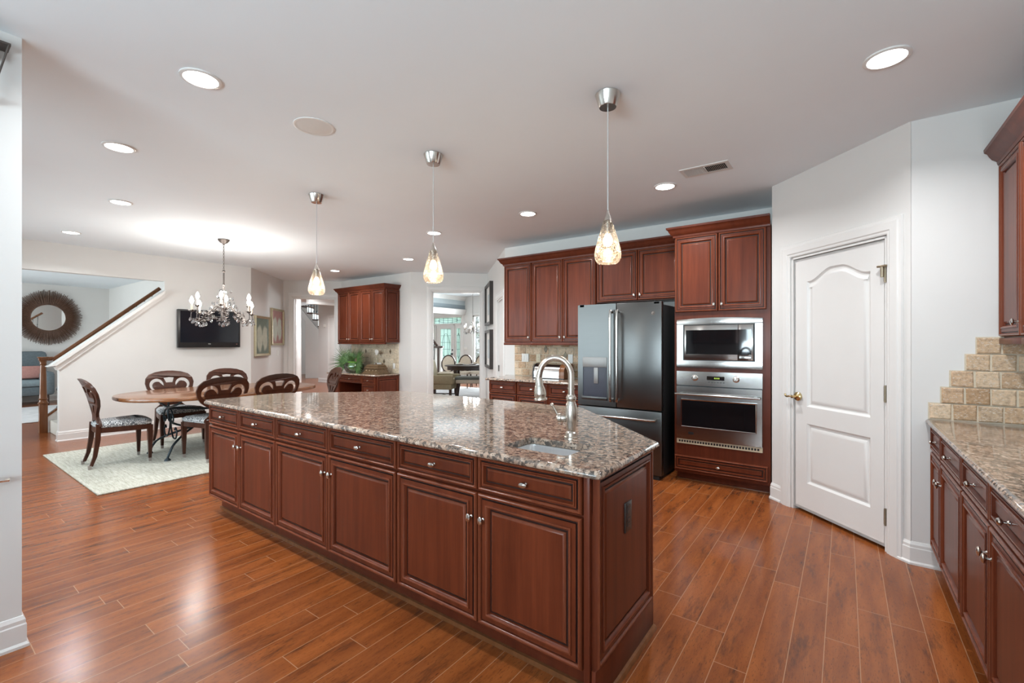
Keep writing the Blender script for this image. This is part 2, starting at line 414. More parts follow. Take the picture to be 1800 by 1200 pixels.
def spline(pts, n=8):
    P = [Vector(p) for p in pts]; out = []
    for i in range(len(P)-1):
        p0, p1, p2, p3 = P[max(i-1, 0)], P[i], P[i+1], P[min(i+2, len(P)-1)]
        for k in range(n):
            u = k/n; out.append(.5*((2*p1)+(p2-p0)*u+(2*p0-5*p1+4*p2-p3)*u*u+(3*p1-p0-3*p2+p3)*u**3))
    out.append(P[-1]); return [tuple(q) for q in out]
def inset(poly, d):
    n = len(poly); out = []
    for i in range(n):
        p, a, b = Vector(poly[i]), Vector(poly[i-1]), Vector(poly[(i+1) % n]); d0 = (p-a).normalized(); d1 = (b-p).normalized()
        n0 = Vector((-d0.y, d0.x)); n1 = Vector((-d1.y, d1.x)); m = n0+n1; m /= max(.35, m.dot(n0)); q = p+m*d; out.append((q.x, q.y))
    return out

# ------------------------------------------------------------------ the shell
struct(MB().box(-20, 1.6, -5, 13, -.12, 0).build('floor', 'hardwood', smooth=0))
struct(MB().prism([(1.15, -2.72), (1.15, 5.41), (-3.94, 5.41), (-5.755, 7.225), (-6.86, 6.12), (-9.17, 6.12), (-10.09, 5.20), (-15.32, 5.20), (-15.32, -2.72)], CEIL, CEIL+.1).build('ceiling', 'ceiling_paint', smooth=0))
struct(MB().prism([(-9.18, 6.13), (-10.09, 5.22), (-19, 5.22), (-19, 9.0), (-9.45, 9.0), (-9.45, 6.13)], CEIL, CEIL+.1).build('ceiling_hall', 'ceiling_paint', smooth=0))
struct(MB().box(-20, 1.6, -5, 13, 3.0, 3.1).build('ceiling_dining', 'ceiling_paint', smooth=0))
rt2_ = math.sqrt(.5)
def wall(name, x, y, ang, L, openings=(), top=CEIL, mat='wall_paint', t=.11):
    b = MB(frame(x, y, ang)); s = 0
    for a, c, z0, z1 in sorted(openings):
        b.box(s, a, 0, t, 0, top)
        if z0 > 0: b.box(a, c, 0, t, 0, z0)
        if z1 < top: b.box(a, c, 0, t, z1, top)
        s = c
    b.box(s, L, 0, t, 0, top); return struct(b.build(name, mat, smooth=0))
wall('wall_right', 1.03, 3.745, -90, 6.4)
wall('wall_tile', .334, 3.745, 0, .69)
wall('wall_pantry', -.514, 4.588, -45, 1.198, [(.225, 1.05, 0, 2.07)])
wall('wall_pantry_light_block', -.514+.12*rt2_, 4.588+.12*rt2_, -45, 1.198, t=.05)  # unseen panel added behind the door to keep its floor gap dark
wall('wall_alcove', -.514, 5.29, -90, .70, t=.06)
wall('wall_fridge', -3.99, 5.29, 0, 3.47)
wall('wall_passage', -5.755, 7.055, -45, 2.496, [(1.60, 2.36, 0, 2.06)], t=.10)
wall('wall_doorway', -6.81, 6.0, 45, 1.492, [(.406, 1.354, 0, 2.375)], top=3.0)
wall('wall_desk', -9.13, 6.0, 0, 2.32, top=3.0)
wall('wall_hall_entry', -9.99, 5.138, 45, 1.219, [(.195, 1.085, 0, 2.36)])
wall('wall_pictures', -8.77, 3.91, 135, 1.73)
wall('wall_near', -3.0, -2.6, 90, 2.955)
wall('wall_back', 1.1, -2.6, 180, 4.2, [(.15, 3.0, .95, 2.35)])
wall('wall_nook', -3.11, -.6, 180, 5.7, [(.45, 1.95, .5, 2.35), (2.1, 3.6, .5, 2.35), (3.75, 5.25, .5, 2.35)])
wall('wall_family_far', -15.2, -2.0, 90, 5.33)
wall('wall_family_side', -15.2, 3.33, 0, 5.3)
wall('wall_family_window', -8.9, -2.0, 180, 6.3, [(1.0, 5.4, .5, 2.4)])
wall('wall_hall', -14.9, 8.9, 0, 5.4)
wall('wall_foyer_far', -19.0, 3.4, 90, 8.9, top=3.0)
wall('wall_front', -19.0, 12.2, 0, 16, [(2.1, 4.9, .8, 2.8), (6.40, 7.84, 0, 2.32), (8.37, 10.3, .55, 2.33)], top=3.0)
wall('wall_dining_right', -3.4, 12.3, -90, 7, top=3.0)
# left wall: a solid piece, a header and a sloping half wall up the stair
MX = Matrix(((0, 0, 1, 0), (1, 0, 0, 0), (0, 1, 0, 0), (0, 0, 0, 1)))     # (a, b, c) -> (c, a, b)
struct(MB(MX).prism([(1.39, 0), (3.91, 0), (3.91, CEIL), (-2, CEIL), (-2, 0), (.2, 0), (.2, 2.35), (2.60, 2.35), (2.60, 2.09), (1.39, 1.005)], -8.88, -8.77).build('wall_left', 'wall_paint', smooth=0))
b = MB(MX); b.prism([(1.27, 1.04), (1.31, 1.062), (2.595, 2.204), (2.595, 2.155), (1.36, 1.055)], -8.93, -8.71); b.prism([(1.345, 1.045), (2.595, 2.155), (2.595, 2.09), (1.375, .985)], -8.905, -8.745)
struct(b.build('trim_1', 'trim_white', smooth=0))

BASEP = [(0, 0), (.022, 0), (.022, .012), (.014, .022), (.014, .100), (.011, .106), (.011, .122), (.004, .138), (0, .14)]
def base(name, paths):
    b = MB()
    for p in paths: b.sweep(p, BASEP)
    struct(b.build(name, 'trim_white', smooth=0))
rt2 = math.sqrt(.5)
def on(x, y, ang, s): a = math.radians(ang); return (x+s*math.cos(a), y+s*math.sin(a))
# each path has the room on its right-hand side
base('baseboard_pantry', [[(-.514, 4.62), on(-.514, 4.588, -45, 0), on(-.514, 4.588, -45, .118)], [on(-.514, 4.588, -45, 1.128), (.334, 3.745), (.47, 3.745)]])
base('baseboard_left', [[(-8.88, 1.39), (-8.77, 1.39), (-8.77, 3.91), on(-8.77, 3.91, 135, 1.73), on(-9.99, 5.138, 45, .085)]])
base('baseboard_near', [[(-3.0, -2.5), (-3.0, .355), (-3.11, .355)]])
base('baseboard_doorway', [[(-7.16, 6.0), (-6.81, 6.0), on(-6.81, 6, 45, .30)], [on(-5.755, 7.055, -45, .02), on(-5.755, 7.055, -45, 1.49)]])
base('baseboard_family', [[(-15.2, -1.9), (-15.2, 3.33), (-9.95, 3.33)]])
base('baseboard_front', [[(-19, 12.2), (-12.75, 12.2)], [(-11.05, 12.2), (-3.5, 12.2)], [(-14.9, 8.9), (-14.32, 8.9)]])

CASP = [(0, 0), (0, .010), (.008, .014), (.020, .014), (.028, .020), (.075, .022), (.085, .017), (.10, .017), (.105, .008), (.105, 0)]
def casing(name, x, y, ang, s0, s1, z, both=None):
    b = MB(frame(x, y, ang)); b.sweep([(s1, 0), (s1, z), (s0, z), (s0, 0)], CASP, 'xz')
    b.box(s0-.002, s0+.02, 0, .10, 0, z); b.box(s1-.02, s1+.002, 0, .10, 0, z); b.box(s0, s1, 0, .10, z-.02, z+.002)
    return struct(b.build(name, 'trim_white', smooth=0))
casing('trim_2', -.514, 4.588, -45, .222, 1.052, 2.075)
casing('trim_3', -6.81, 6.0, 45, .404, 1.356, 2.375)
casing('trim_4', -9.99, 5.138, 45, .192, 1.088, 2.36)
casing('trim_5', -5.755, 7.055, -45, 1.598, 2.362, 2.06)

# pantry door: slab with an arched panel over a plain one
def pantry_door():
    r = thing('door_1', 'white two panel interior door with an arched upper panel', 'door', (-.514, 4.588, 0), -45); r['kind'] = 'structure'
    x0, x1, z0, z1 = .238, 1.036, .024, 2.052
    def arch(a, c, lo, hi, rise):
        n = 30; top = []
        for i in range(n+1):
            u = i/n; e = .5-.5*math.cos(PI*min(1, max(0, (min(u, 1-u)-.03)/.40))); top.append((c+(a-c)*u, hi+rise*e))
        return [(a, lo), (c, lo)]+top
    up = arch(.372, .918, .858, 1.858, .085); lo = [(.372, .245), (.918, .245), (.918, .722), (.372, .722)]
    b = MB(); fn = lambda x, z, t: (x, .035+t, z)
    tris = tessellate_polygon([[Vector((x, y, 0)) for x, y in L] for L in ([(x0, z0), (x1, z0), (x1, z1), (x0, z1)], up, lo)])
    pts = [(x0, z0), (x1, z0), (x1, z1), (x0, z1)]+up+lo
    b._add([(x, .012, z) for x, z in pts], [list(t) for t in tris])
    b.box(x0, x1, .030, .05, z0, z1)
    b.box(x0, x0+.02, .012, .04, z0, z1); b.box(x1-.02, x1, .012, .04, z0, z1); b.box(x0, x1, .012, .04, z0, z0+.02); b.box(x0, x1, .012, .04, z1-.02, z1)
    b.build('slab', 'trim_white', r, 25)
    for L in (up, lo):
        p = MB(); rings = []
        for d, y in ((0, .012), (.006, .020), (.016, .026), (.026, .026), (.040, .018), (.050, .015), (.056, .015)):
            rings.append([(x, y, z) for x, z in (inset(L, d) if d else L)])
        p.loft(rings, 0, False, True); p.build('door_panel', 'trim_white', r, 25)
    for z in (.228, 1.034, 1.82):
        h = MB(); h.box(1.028, 1.052, -.006, .012, z-.05, z+.05, 0, .002); h.lathe([(.007, z-.056), (.007, z+.056)], (1.040, -.006, 0), 10)
        if z > 1.5: h.box(1.0, 1.06, -.03, -.008, z+.045, z+.058, 0, .002); h.lathe([(.010, z-.02), (.012, z+.05)], (1.03, -.018, 0), 10)
        h.build('hinge', 'bronze', r)
    k = MB(); k.lathe([(.036, -.012), (.036, .004), (.030, .010), (.012, .014), (.011, .045), (.013, .052), (0, .054)], (.29, 0, .93), 20, 'y')
    k.tube(spline([(.29, -.045, .93), (.262, -.050, .932), (.235, -.048, .925), (.212, -.044, .930), (.203, -.040, .944)], 5), .0075, 10); k.build('lever_handle', 'brass', r)
pantry_door()
# closed white door in the passage beside the two frames
r = thing('door_2', 'white door on the angled passage wall, half hidden by the upper cabinets', 'door', (-5.755, 7.055, 0), -45); r['kind'] = 'structure'
b = MB(); b.box(1.62, 2.34, .03, .07, .012, 2.04); b.build('slab', 'trim_white', r, 0)
b = MB(); b.box(1.60, 1.625, .012, .03, .90, 1.0); b.build('strike_plate', 'pewter', r, 0)

# windows that let the daylight in
n_win = [0]
def window(x, y, ang, s0, s1, z0, z1, nx, nz, cas=True):
    n_win[0] += 1; r = thing('window_%d' % n_win[0], None, None, (x, y, 0), ang); r['kind'] = 'structure'
    b = MB()
    if cas: b.sweep([(s1, z0), (s1, z1), (s0, z1), (s0, z0)], CASP, 'xz', closed=True)
    for a, c in ((s0, s0+.05), (s1-.05, s1)): b.box(a, c, .03, .09, z0, z1)
    for a, c in ((z0, z0+.05), (z1-.05, z1)): b.box(s0, s1, .03, .09, a, c)
    for i in range(1, nx): q = s0+(s1-s0)*i/nx; b.box(q-.012, q+.012, .04, .075, z0, z1)
    for i in range(1, nz): q = z0+(z1-z0)*i/nz; b.box(s0, s1, .04, .075, q-.012, q+.012)
    b.build('window_frame', 'trim_white', r, 0)
    g = MB(); g.box(s0+.04, s1-.04, .058, .062, z0+.04, z1-.04); g.build('pane', 'clear_glass', r, 0)
for s in (.45, 2.1, 3.75): window(-3.11, -.6, 180, s, s+1.5, .5, 2.35, 2, 2)
window(1.1, -2.6, 180, .15, 3.0, .95, 2.35, 2, 1)
window(-8.9, -2.0, 180, 1.0, 5.4, .5, 2.4, 4, 2)
window(-19, 12.2, 0, 2.1, 4.9, .8, 2.8, 3, 2)  # foyer window invented to go with the added fill light
window(-19, 12.2, 0, 8.37, 10.3, .55, 2.33, 3, 3)

# ------------------------------------------------------------------ cabinets
DOORP = [(0, 0, 0), (0, .014, 0), (.002, .020, 2), (.007, .0255, 2), (.013, .0255, 2), (.0175, .021, 0), (.019, .0145, 1), (.0235, .0145, 1), (.0255, .0205, 0), (.044, .0205, 0), (.0455, .0255, 2), (.051, .0265, 2), (.056, .0235, 0), (.061, .015, 0), (.063, .009, 1), (.069, .009, 1), (.071, .012, 2), (.082, .0195, 0), (.084, .0195, 0)]
DRAWP = [(0, 0, 0), (0, .014, 0), (.002, .020, 2), (.007, .0255, 2), (.012, .0255, 2), (.016, .021, 0), (.0175, .0145, 1), (.021, .0145, 1), (.0225, .0205, 0), (.029, .0205, 0), (.0305, .025, 2), (.035, .025, 0), (.039, .015, 0), (.041, .010, 1), (.046, .010, 1), (.048, .013, 2), (.055, .018, 0), (.056, .018, 0)]
def knob(parent, x, z, y=-.020, tall=True, mat='nickel'):
    b = MB(); sx, sz = (.82, 1.25) if tall else (1.3, .8)
    prof = [(.008, 0), (.008, .003), (.0048, .007), (.0045, .015), (.008, .018), (.0135, .021), (.015, .025), (.0125, .029), (.006, .0315), (0, .032)]
    R = [[(x+q*math.cos(2*PI*j/16)*(sx if q > .009 else 1), y-h, z+q*math.sin(2*PI*j/16)*(sz if q > .009 else 1)) for j in range(16)] for q, h in prof]
    b.loft(R); return b.build('knob', mat, parent)
def door(parent, x0, x1, z0, z1, kx=None, kz=None, name='door', tall=True, prof=None):
    g = .0025; d = MB().panel(x0+g, x1-g, z0+g, z1-g, 0, prof or (DOORP if name == 'door' else DRAWP)).build(name, ['cherry', 'glaze', 'cherry_bead_highlight'], parent, 35)
    if kx is not None: knob(d, kx, kz, -.020, tall)
    return d
def side_panel(parent, x, y0, y1, z0, z1, sgn, prof=DOORP):
    # a framed end panel on the face x, facing sgn*X
    b = MB(Matrix.Translation((x, 0, 0)) @ rotz(PI/2*sgn)); lo, hi = (y0, y1) if sgn > 0 else (-y1, -y0)
    b.panel(lo, hi, z0, z1, 0, prof); return b.build('side_panel', ['cherry', 'glaze', 'cherry_bead_highlight'], parent, 35)
def base_unit(label, loc, ang, w, depth, cols, group, cat='cabinet', top=.875, name='base_cabinet', dz=.712, toe=.075, hollow=False):
    r = thing(name, label, cat, loc, ang, group)
    b = MB(); b.box(0, w, 0, depth, .125, .73 if hollow else top); b.box(0, w, toe, depth, 0, .13)
    if hollow: b.box(0, w, 0, .02, .73, top).box(0, w, depth-.02, depth, .73, top).box(0, .02, 0, depth, .73, top).box(w-.02, w, 0, depth, .73, top)
    b.build('carcass', 'cherry_edge', r, 0)
    for x0, x1, side in cols:
        door(r, x0, x1, dz+.006, top-.002, (x0+x1)/2, (dz+top)/2, 'drawer', False)
        if side: kx = x1-.034 if side == 'r' else x0+.034; door(r, x0, x1, .134, dz, kx, dz-.115)
        else: door(r, x0, x1, .134, .42, (x0+x1)/2, .28, 'drawer', False); door(r, x0, x1, .424, dz, (x0+x1)/2, .57, 'drawer', False)
    return r
CROWNP = [(0, 0), (.006, .0), (.010, .012), (.010, .020), (.016, .026), (.030, .036), (.042, .056), (.050, .074), (.062, .082), (.064, .100), (0, .100)]
def crown(parent, path, z0):
    MB().sweep(path, [(o, z0+h) for o, h in CROWNP]).build('crown_molding', 'cherry_edge', parent, 40)
def upper_unit(label, loc, ang, w, depth, z0, z1, cols, group, crown_path, rail=True, name='upper_cabinet', kdz=.06):
    r = thing(name, label, 'cabinet', loc, ang, group)
    b = MB(); b.box(0, w, 0, depth, z0, z1+.02); b.build('carcass', 'cherry_edge', r, 0)
    for x0, x1, side in cols:
        kx = x1-.034 if side == 'r' else x0+.034; door(r, x0, x1, z0+.006, z1, kx, z0+.006+kdz)
    if rail:
        MB().box(0, w, -.022, .02, z0-.034, z0, 0, .004).build('light_rail', 'cherry_edge', r)
    crown(r, crown_path, z1-.004); return r

# island: three two-door units, front face toward the camera
IG = 'island base cabinets'
LB = ['cherry island cabinet of two narrow doors, at the dining end of the island', 'cherry island cabinet of two wide doors in the middle of the island', 'cherry island cabinet under the prep sink, with panelled end and dark outlet']
for i, (xa, xm, xb) in enumerate(((-4.16, -3.625, -3.085), (-3.085, -2.465, -1.85), (-1.85, -1.308, -.76))):
    r = base_unit(LB[i], (xa, 1.552, 0), 0, xb-xa, .62, [(.004, xm-xa, 'r'), (xm-xa, (-.79 if i == 2 else xb)-xa-.002, 'l')], IG, name='island_cabinet', hollow=(i == 2))
    bx = ((.45, xb-xa, .80, xb-xa), (0, xb-xa, 0, xb-xa), (0, .72, 0, .38))[i]; MB().prism([(bx[0], .622), (bx[1], .622), (bx[3], .98), (bx[2], .98)], 0, .87).build('back_panel', 'cherry_edge', r, 0)
    if i == 2:
        w = xb-xa
        MB().box(w-.028, w-.002, -.02, .012, .02, .874, 0, .004).build('corner_post', 'cherry_edge', r)
        side_panel(r, w, .0, .60, .15, .868, 1); MB().box(w, w+.018, -.012, .62, 0, .15, 0, .003).build('plinth', 'cherry_edge', r)
        MB().sweep([(w+.018, -.012), (w+.018, .62)], [(0, 0), (.018, 0), (.016, .008), (.010, .015), (0, .018)]).build('quarter_round', 'oak_rail', r)
        o = MB(); o.box(w+.018, w+.026, .255, .325, .575, .70, 0, .003)
        for z in (.60, .62, .655, .675): o.box(w+.026, w+.028, .275, .305, z, z+.012, 0)
        o.build('outlet', 'dark_frame', r)
    if True:
        MB().box(0, xb-xa, .060, .075, 0, .022, 0).build('shoe_molding', 'oak_rail', r)

def counter(name, poly, z0, z1, label, group=None, hole=None):
    b = MB(); e = z1-z0; rings = []
    for d, z in ((.012, z0), (.003, z0+.004), (0, z0+e*.35), (.001, z0+e*.6), (.006, z0+e*.85), (.014, z1-.0008), (.02, z1)):
        rings.append([(x, y, z) for x, y in (inset(poly, d) if d else poly)])
    b.loft(rings, 0, not hole, not hole)
    if hole:
        for d, z, fl in ((.02, z1, 0), (.012, z0, 1)):
            outer = inset(poly, d); tr = tessellate_polygon([[Vector((x, y, 0)) for x, y in outer], [Vector((x, y, 0)) for x, y in hole]])
            b._add([(x, y, z) for x, y in outer+hole], [list(q) for q in tr])
        b.loft([[(x, y, z0) for x, y in hole], [(x, y, z1) for x, y in hole]], 0, False, False)
    return put(name, b, 'granite', label, 'countertop', group, smooth=50)
def rrect(x0, x1, y0, y1, r, n=5):
    return arc(x1-r, y1-r, r, 0, 90, n)+arc(x0+r, y1-r, r, 90, 180, n)+arc(x0+r, y0+r, r, 180, 270, n)+arc(x1-r, y0+r, r, 270, 360, n)
HOLE = rrect(-1.245, -.912, 1.63, 1.862, .03)
counter('island_countertop', [(-4.14, 1.488), (-.725, 1.488), (-.706, 1.494), (-.70, 1.512), (-.70, 2.13), (-1.50, 2.93), (-3.40, 2.93), (-4.20, 2.13), (-4.20, 1.53)], .876, .907, 'speckled brown granite island countertop with clipped corners and a small sink cutout', hole=HOLE)
b = MB(); R = []
for d, z in ((-.018, .8745), (.002, .8745), (.003, .862), (.010, .78), (.028, .752), (.06, .748)):
    R.append([(x, y, z) for x, y in rrect(-1.245+d, -.912-d, 1.63+d, 1.862-d, max(.012, .03-d*.2))])
b.loft(R, 0, False, True); put('prep_sink', b, 'sink_steel', 'small stainless undermount prep sink set in the granite island', 'sink')
s_ = bpy.data.objects['prep_sink']; MB().lathe([(.024, .7485), (.024, .7505), (.018, .7505), (.016, .749), (0, .749)], (-1.08, 1.75, 0), 20).build('drain', 'chrome', s_)

# faucet: turned body, gooseneck, pull-down head, side lever; the spout swings along the image-left direction
f_ = thing('kitchen_faucet', 'brushed nickel gooseneck faucet with turned body and pull-down spray head beside the prep sink', 'faucet', (-1.073, 1.958, .907), 0)
MB().lathe([(.034, 0), (.034, .006), (.029, .010), (.028, .026), (.023, .031), (.0215, .034), (.0235, .045), (.029, .075), (.031, .10), (.030, .13), (.027, .155), (.024, .168), (.0215, .172), (.020, .178), (.0235, .184), (.0255, .195), (.0225, .203), (.019, .207), (.018, .212), (0, .212)], seg=28).build('body', 'nickel_warm', f_)
dx, dy = -.93, -.37
P = [(0, 0, .205), (0, 0, .30)]+[(dx*(.078-.078*math.cos(math.radians(a))), dy*(.078-.078*math.cos(math.radians(a))), .30+.088*math.sin(math.radians(a))) for a in range(10, 171, 10)]
e = Vector(P[-1]); P.append(tuple(e+Vector((dx*.006, dy*.006, -.03))))
MB().tube(P, .0155, 16).build('spout', 'nickel_warm', f_)
h = MB(Matrix.Translation(P[-1]) @ Matrix.Rotation(math.radians(-7), 4, 'Y')); h.lathe([(.0175, .004), (.0185, -.002), (.020, -.03), (.022, -.036), (.029, -.058), (.0305, -.075), (.029, -.088), (.026, -.094), (.0325, -.098), (.033, -.105), (.027, -.109), (0, -.109)], seg=24); h.build('spray_head', 'nickel_warm', f_)
MB().lathe([(.0195, .238), (.0195, .244)], seg=20).build('collar', 'nickel_warm', f_)
l_ = MB(Matrix.Rotation(math.radians(202), 4, 'Z')); l_.lathe([(.016, .018), (.021, .030), (.021, .046), (.024, .050), (.022, .064), (.012, .072), (0, .073)], (0, 0, .095), 18, 'x')
l_.tube([(.060, 0, .10), (.075, 0, .125), (.092, 0, .155)], [.006, .0055, .006], 10); l_.lathe([(0, -.010), (.009, -.004), (.009, .004), (0, .010)], (.094, 0, .158), 12); l_.build('lever', 'nickel_warm', f_)

# fridge wall
FG = 'base cabinets on the fridge wall'
base_unit('single drawer-over-door cherry base cabinet at the passage end of the fridge wall', (-3.79, 4.69, 0), 0, .45, .577, [(.004, .446, 'r')], FG)
base_unit('cherry base cabinet between the fridge and the single passage-end cabinet', (-3.34, 4.69, 0), 0, .93, .577, [(.004, .465, 'r'), (.465, .926, 'l')], FG)
counter('side_countertop', [(-3.83, 4.645), (-2.41, 4.645), (-2.41, 5.285), (-3.985, 5.285), (-3.83, 5.13)], .876, .907, 'dark granite countertop left of the fridge, under the bread box')
UG = 'upper cabinets on the fridge wall'
d_ = .308
upper_unit('tall single-door cherry wall cabinet at the passage end, left of the pair', (-3.745, 4.96, 0), 0, .45, d_, 1.372, 2.412, [(.004, .448, 'r')], UG, [(0, d_), (0, -.02), (.45, -.02)])
upper_unit('tall two-door cherry wall cabinet over the bread box', (-3.295, 4.96, 0), 0, .922, d_, 1.372, 2.412, [(.002, .467, 'r'), (.467, .920, 'l')], UG, [(0, -.02), (.922, -.02)])
upper_unit('short two-door cherry wall cabinet above the fridge', (-2.373, 4.96, 0), 0, .998, d_, 1.838, 2.412, [(.015, .505, 'r'), (.505, .995, 'l')], UG, [(0, -.02), (.998, -.02)], rail=False)

# oven tower
r = thing('oven_cabinet', 'tall cherry cabinet housing the built-in microwave and oven', 'cabinet', (-1.372, 4.645, 0), 0)
b = MB(); b.box(0, .842, 0, .64, .09, 2.43); b.box(.004, .838, .075, .64, 0, .10); b.build('carcass', 'cherry_edge', r, 0)
MB().box(.004, .838, .055, .075, 0, .014, 0, .003).build('quarter_round', 'oak_rail', r)
door(r, .006, .408, 1.668, 2.412, .374, 1.735); door(r, .408, .812, 1.668, 2.412, .442, 1.735)
door(r, .0, .825, .115, .262, .41, .188, 'drawer', False)
crown(r, [(0, .64), (0, -.02), (.842, -.02)], 2.408)

def plate(b, x0, x1, z0, z1, y0, y1, bev=.003, m=0): return b.box(x0, x1, y0, y1, z0, z1, m, bev)
# microwave with a bowed steel trim kit
r = thing('microwave', 'stainless built-in microwave with dark window in a wide steel trim, above the oven', 'microwave', (-1.346, 4.645, 1.127), 0)
w, h_ = .754, .478; b = MB(); ix0, ix1, iz0, iz1 = .062, .694, .07, .418
def bow(z): return h_-.0+.018*math.sin(PI*max(0, min(1, z/w)))
nx = 16; rows = []
for i in range(nx+1):
    x = w*i/nx; c_ = -.016-.016*math.sin(PI*x/w)
    rows.append((x, c_))
for (za, zb) in (((0, iz0)), ((iz1, None))):
    R = []
    for x, c_ in rows:
        t_ = za if za else 0; u_ = zb if zb else h_-.012+.016*math.sin(PI*x/w)
        R.append([(x, 0, t_), (x, c_, t_), (x, c_-.004, (t_+u_)/2), (x, c_, u_), (x, 0, u_)])
    b.loft(R)
for (xa, xb) in ((0, ix0), (ix1, w)):
    R = [[(x, 0, iz0), (x, -.016-.016*math.sin(PI*x/w)+(.0), iz0), (x, -.016-.016*math.sin(PI*x/w), iz1), (x, 0, iz1)] for x in (xa, (xa+xb)/2, xb)]; b.loft(R)
b.build('trim_kit', 'stainless', r, 40)
MB().box(ix0-.002, ix1+.002, -.012, .02, iz0-.002, iz1+.002).build('recess', 'black_plastic', r, 0)
d = MB(); sp_ = .555; plate(d, ix0+.014, sp_, iz0+.008, iz1-.008, -.034, -.012, .004); d = d.build('oven_door', 'stainless', r)
MB().box(ix0+.030, sp_+.0, -.036, -.030, iz0+.062, iz1-.054, 0).build('window', 'black_glass', d, 0)
c = MB(); plate(c, sp_+.002, ix1-.012, iz0+.008, iz1-.008, -.034, -.012, .004); c = c.build('control_panel', 'stainless', r)
MB().box(sp_+.004, ix1-.028, -.036, -.030, iz0+.062, iz1-.054).build('keypad', 'black_glass', c, 0)
MB().box(sp_+.012, ix1-.03, -.037, -.033, iz0+.018, iz0+.05, 0, .003).build('release_button', 'stainless', c)

# wall oven
r = thing('built_in_oven', 'stainless wall oven with two knobs and a long bar handle, below the microwave', 'oven', (-1.346, 4.645, .378), 0)
h_ = .712
b = MB()
R = [[(x, 0, .575), (x, -.022-.012*math.sin(PI*x/w), .575), (x, -.022-.012*math.sin(PI*x/w), h_), (x, 0, h_)] for x in [w*i/12 for i in range(13)]]; b.loft(R); b.build('control_panel', 'stainless', r, 40)
MB().box(.285, .44, -.0365, -.02, .635, .672).build('display', 'black_glass', r, 0)
g = MB()
for i, q in enumerate((.352, .364, .378, .390)): g.box(q, q+.007, -.0375, -.036, .647, .660)
g.build('clock_digits', 'display_green', r, 0)
for x in (.175, .54):
    k = MB(); k.lathe([(.030, .030), (.030, .036), (.022, .040), (.021, .058), (.016, .062), (0, .062)], (x, 0, .652), 24, 'y'); k.box(x-.004, x+.004, -.072, -.058, .634, .670, 0, .002); k.build('knob', 'nickel', r)
g = MB()
for i in range(6): g.box(.30+i*.026, .312+i*.026, -.0375, -.034, .612, .618)
g.build('buttons', 'black_plastic', r, 0)
MB().box(.002, w-.002, -.012, 0, .045, .575).build('recess', 'black_plastic', r, 0)
d = MB(); R = [[(x, -.006, .050), (x, -.030-.012*math.sin(PI*x/w), .050), (x, -.030-.012*math.sin(PI*x/w), .566), (x, -.006, .566)] for x in [.002+(w-.004)*i/12 for i in range(13)]]; d.loft(R); d = d.build('oven_door', 'stainless', r, 40)
b = MB(); b.panel(.044, .712, .168, .442, -.030, [(0, 0, 1), (0, .0145, 1), (.006, .0145, 1), (.010, .0125, 0), (.012, .0125, 0)]); b.build('window', ['black_glass', 'chrome'], d, 0)
MB().tube([(.0, -.085, .492), (w-.01, -.085, .492)], .011, 14).box(.03, .055, -.085, -.035, .484, .500, 0, .002).box(w-.065, w-.04, -.085, -.035, .484, .500, 0, .002).build('bar_handle', 'stainless', d)
b = MB(); b.box(.115, .185, -.0375, -.034, .098, .122); b.build('badge', 'black_plastic', d, 0)
b = MB(); b.box(.0, w, -.018, 0, .0, .046); b.build('vent_grille', 'almond_plastic', r, 0)
b = MB()
for i in range(29): b.box(.02+i*.0247, .036+i*.0247, -.0195, -.017, .014, .034)
b.build('vent_slots', 'black_plastic', r, 0)

# fridge
r = thing('refrigerator', 'dark slate steel french-door refrigerator with water dispenser', 'refrigerator', (-2.381, 4.50, 0), 0)
w = .925
b = MB(); b.box(.014, w-.01, .075, .74, .03, 1.755, 0, .006); b.build('case', 'fridge_side', r)
b = MB(); b.box(.03, w-.03, .02, .5, 0, .06, 0); b.build('base_grille', 'rubber_black', r, 0)
for x0, x1 in ((0, .446), (.452, w)):
    if x0 == 0:
        d = MB(Matrix(((1, 0, 0, 0), (0, 0, 1, 0), (0, 1, 0, 0), (0, 0, 0, 1)))); d.prism(rrect(x0, x1, .692, 1.782, .008, 2), .0, .065, 0, [[(.066, .788), (.066, 1.108), (.340, 1.108), (.340, .788)]])
    else: d = MB(); d.box(x0, x1, 0, .065, .692, 1.782, 0, .008)
    d = d.build('door', 'fridge_steel', r)
    x = .405 if x0 == 0 else .478
    hb = MB(); hb.tube(spline([(x, .005, 1.685), (x, -.035, 1.70), (x, -.055, 1.66), (x, -.062, 1.23), (x, -.055, .80), (x, -.035, .765), (x, .005, .78)], 6), .0135, 12, flat=.75); hb.build('handle', 'stainless', d)
    if x0 == 0:
        q = MB(); q.box(.060, .345, -.006, .004, 1.105, 1.212, 0, .004); q.build('dispenser_panel', 'pewter_light', d)
        q = MB(); q.panel(.062, .343, .785, 1.105, 0, [(0, 0, 0), (0, .004, 0), (.006, .004, 0), (.008, -.03, 0), (.03, -.055, 0)]); q.build('dispenser_recess', 'dispenser_grey', d, 0)
        q = MB(); q.box(.195, .245, -.010, .0, .93, 1.10, 0, .004); q.build('dispenser_paddle', 'pewter_light', d)
        q = MB(); q.box(.052, .348, -.014, .004, .755, .788, 0, .004); q.build('drip_tray', 'fridge_steel', d)
        q = MB(); q.box(.17, .22, -.016, -.013, .768, .774); q.build('lettering', 'nickel', d, 0)
    else:
        q = MB(); q.lathe([(.021, 0), (.021, .003), (.0175, .003), (.0165, .0022), (0, .0022)], (.838, 0, 1.665), 24, 'y'); q = q.build('badge', 'pewter', d)
        q2 = MB(); q2.tube([(.838+.009*math.cos(a*.3), -.0032, 1.665+.009*math.sin(a*.3)) for a in range(0, 18)], .0016, 6); q2.build('badge_monogram', 'nickel', q)
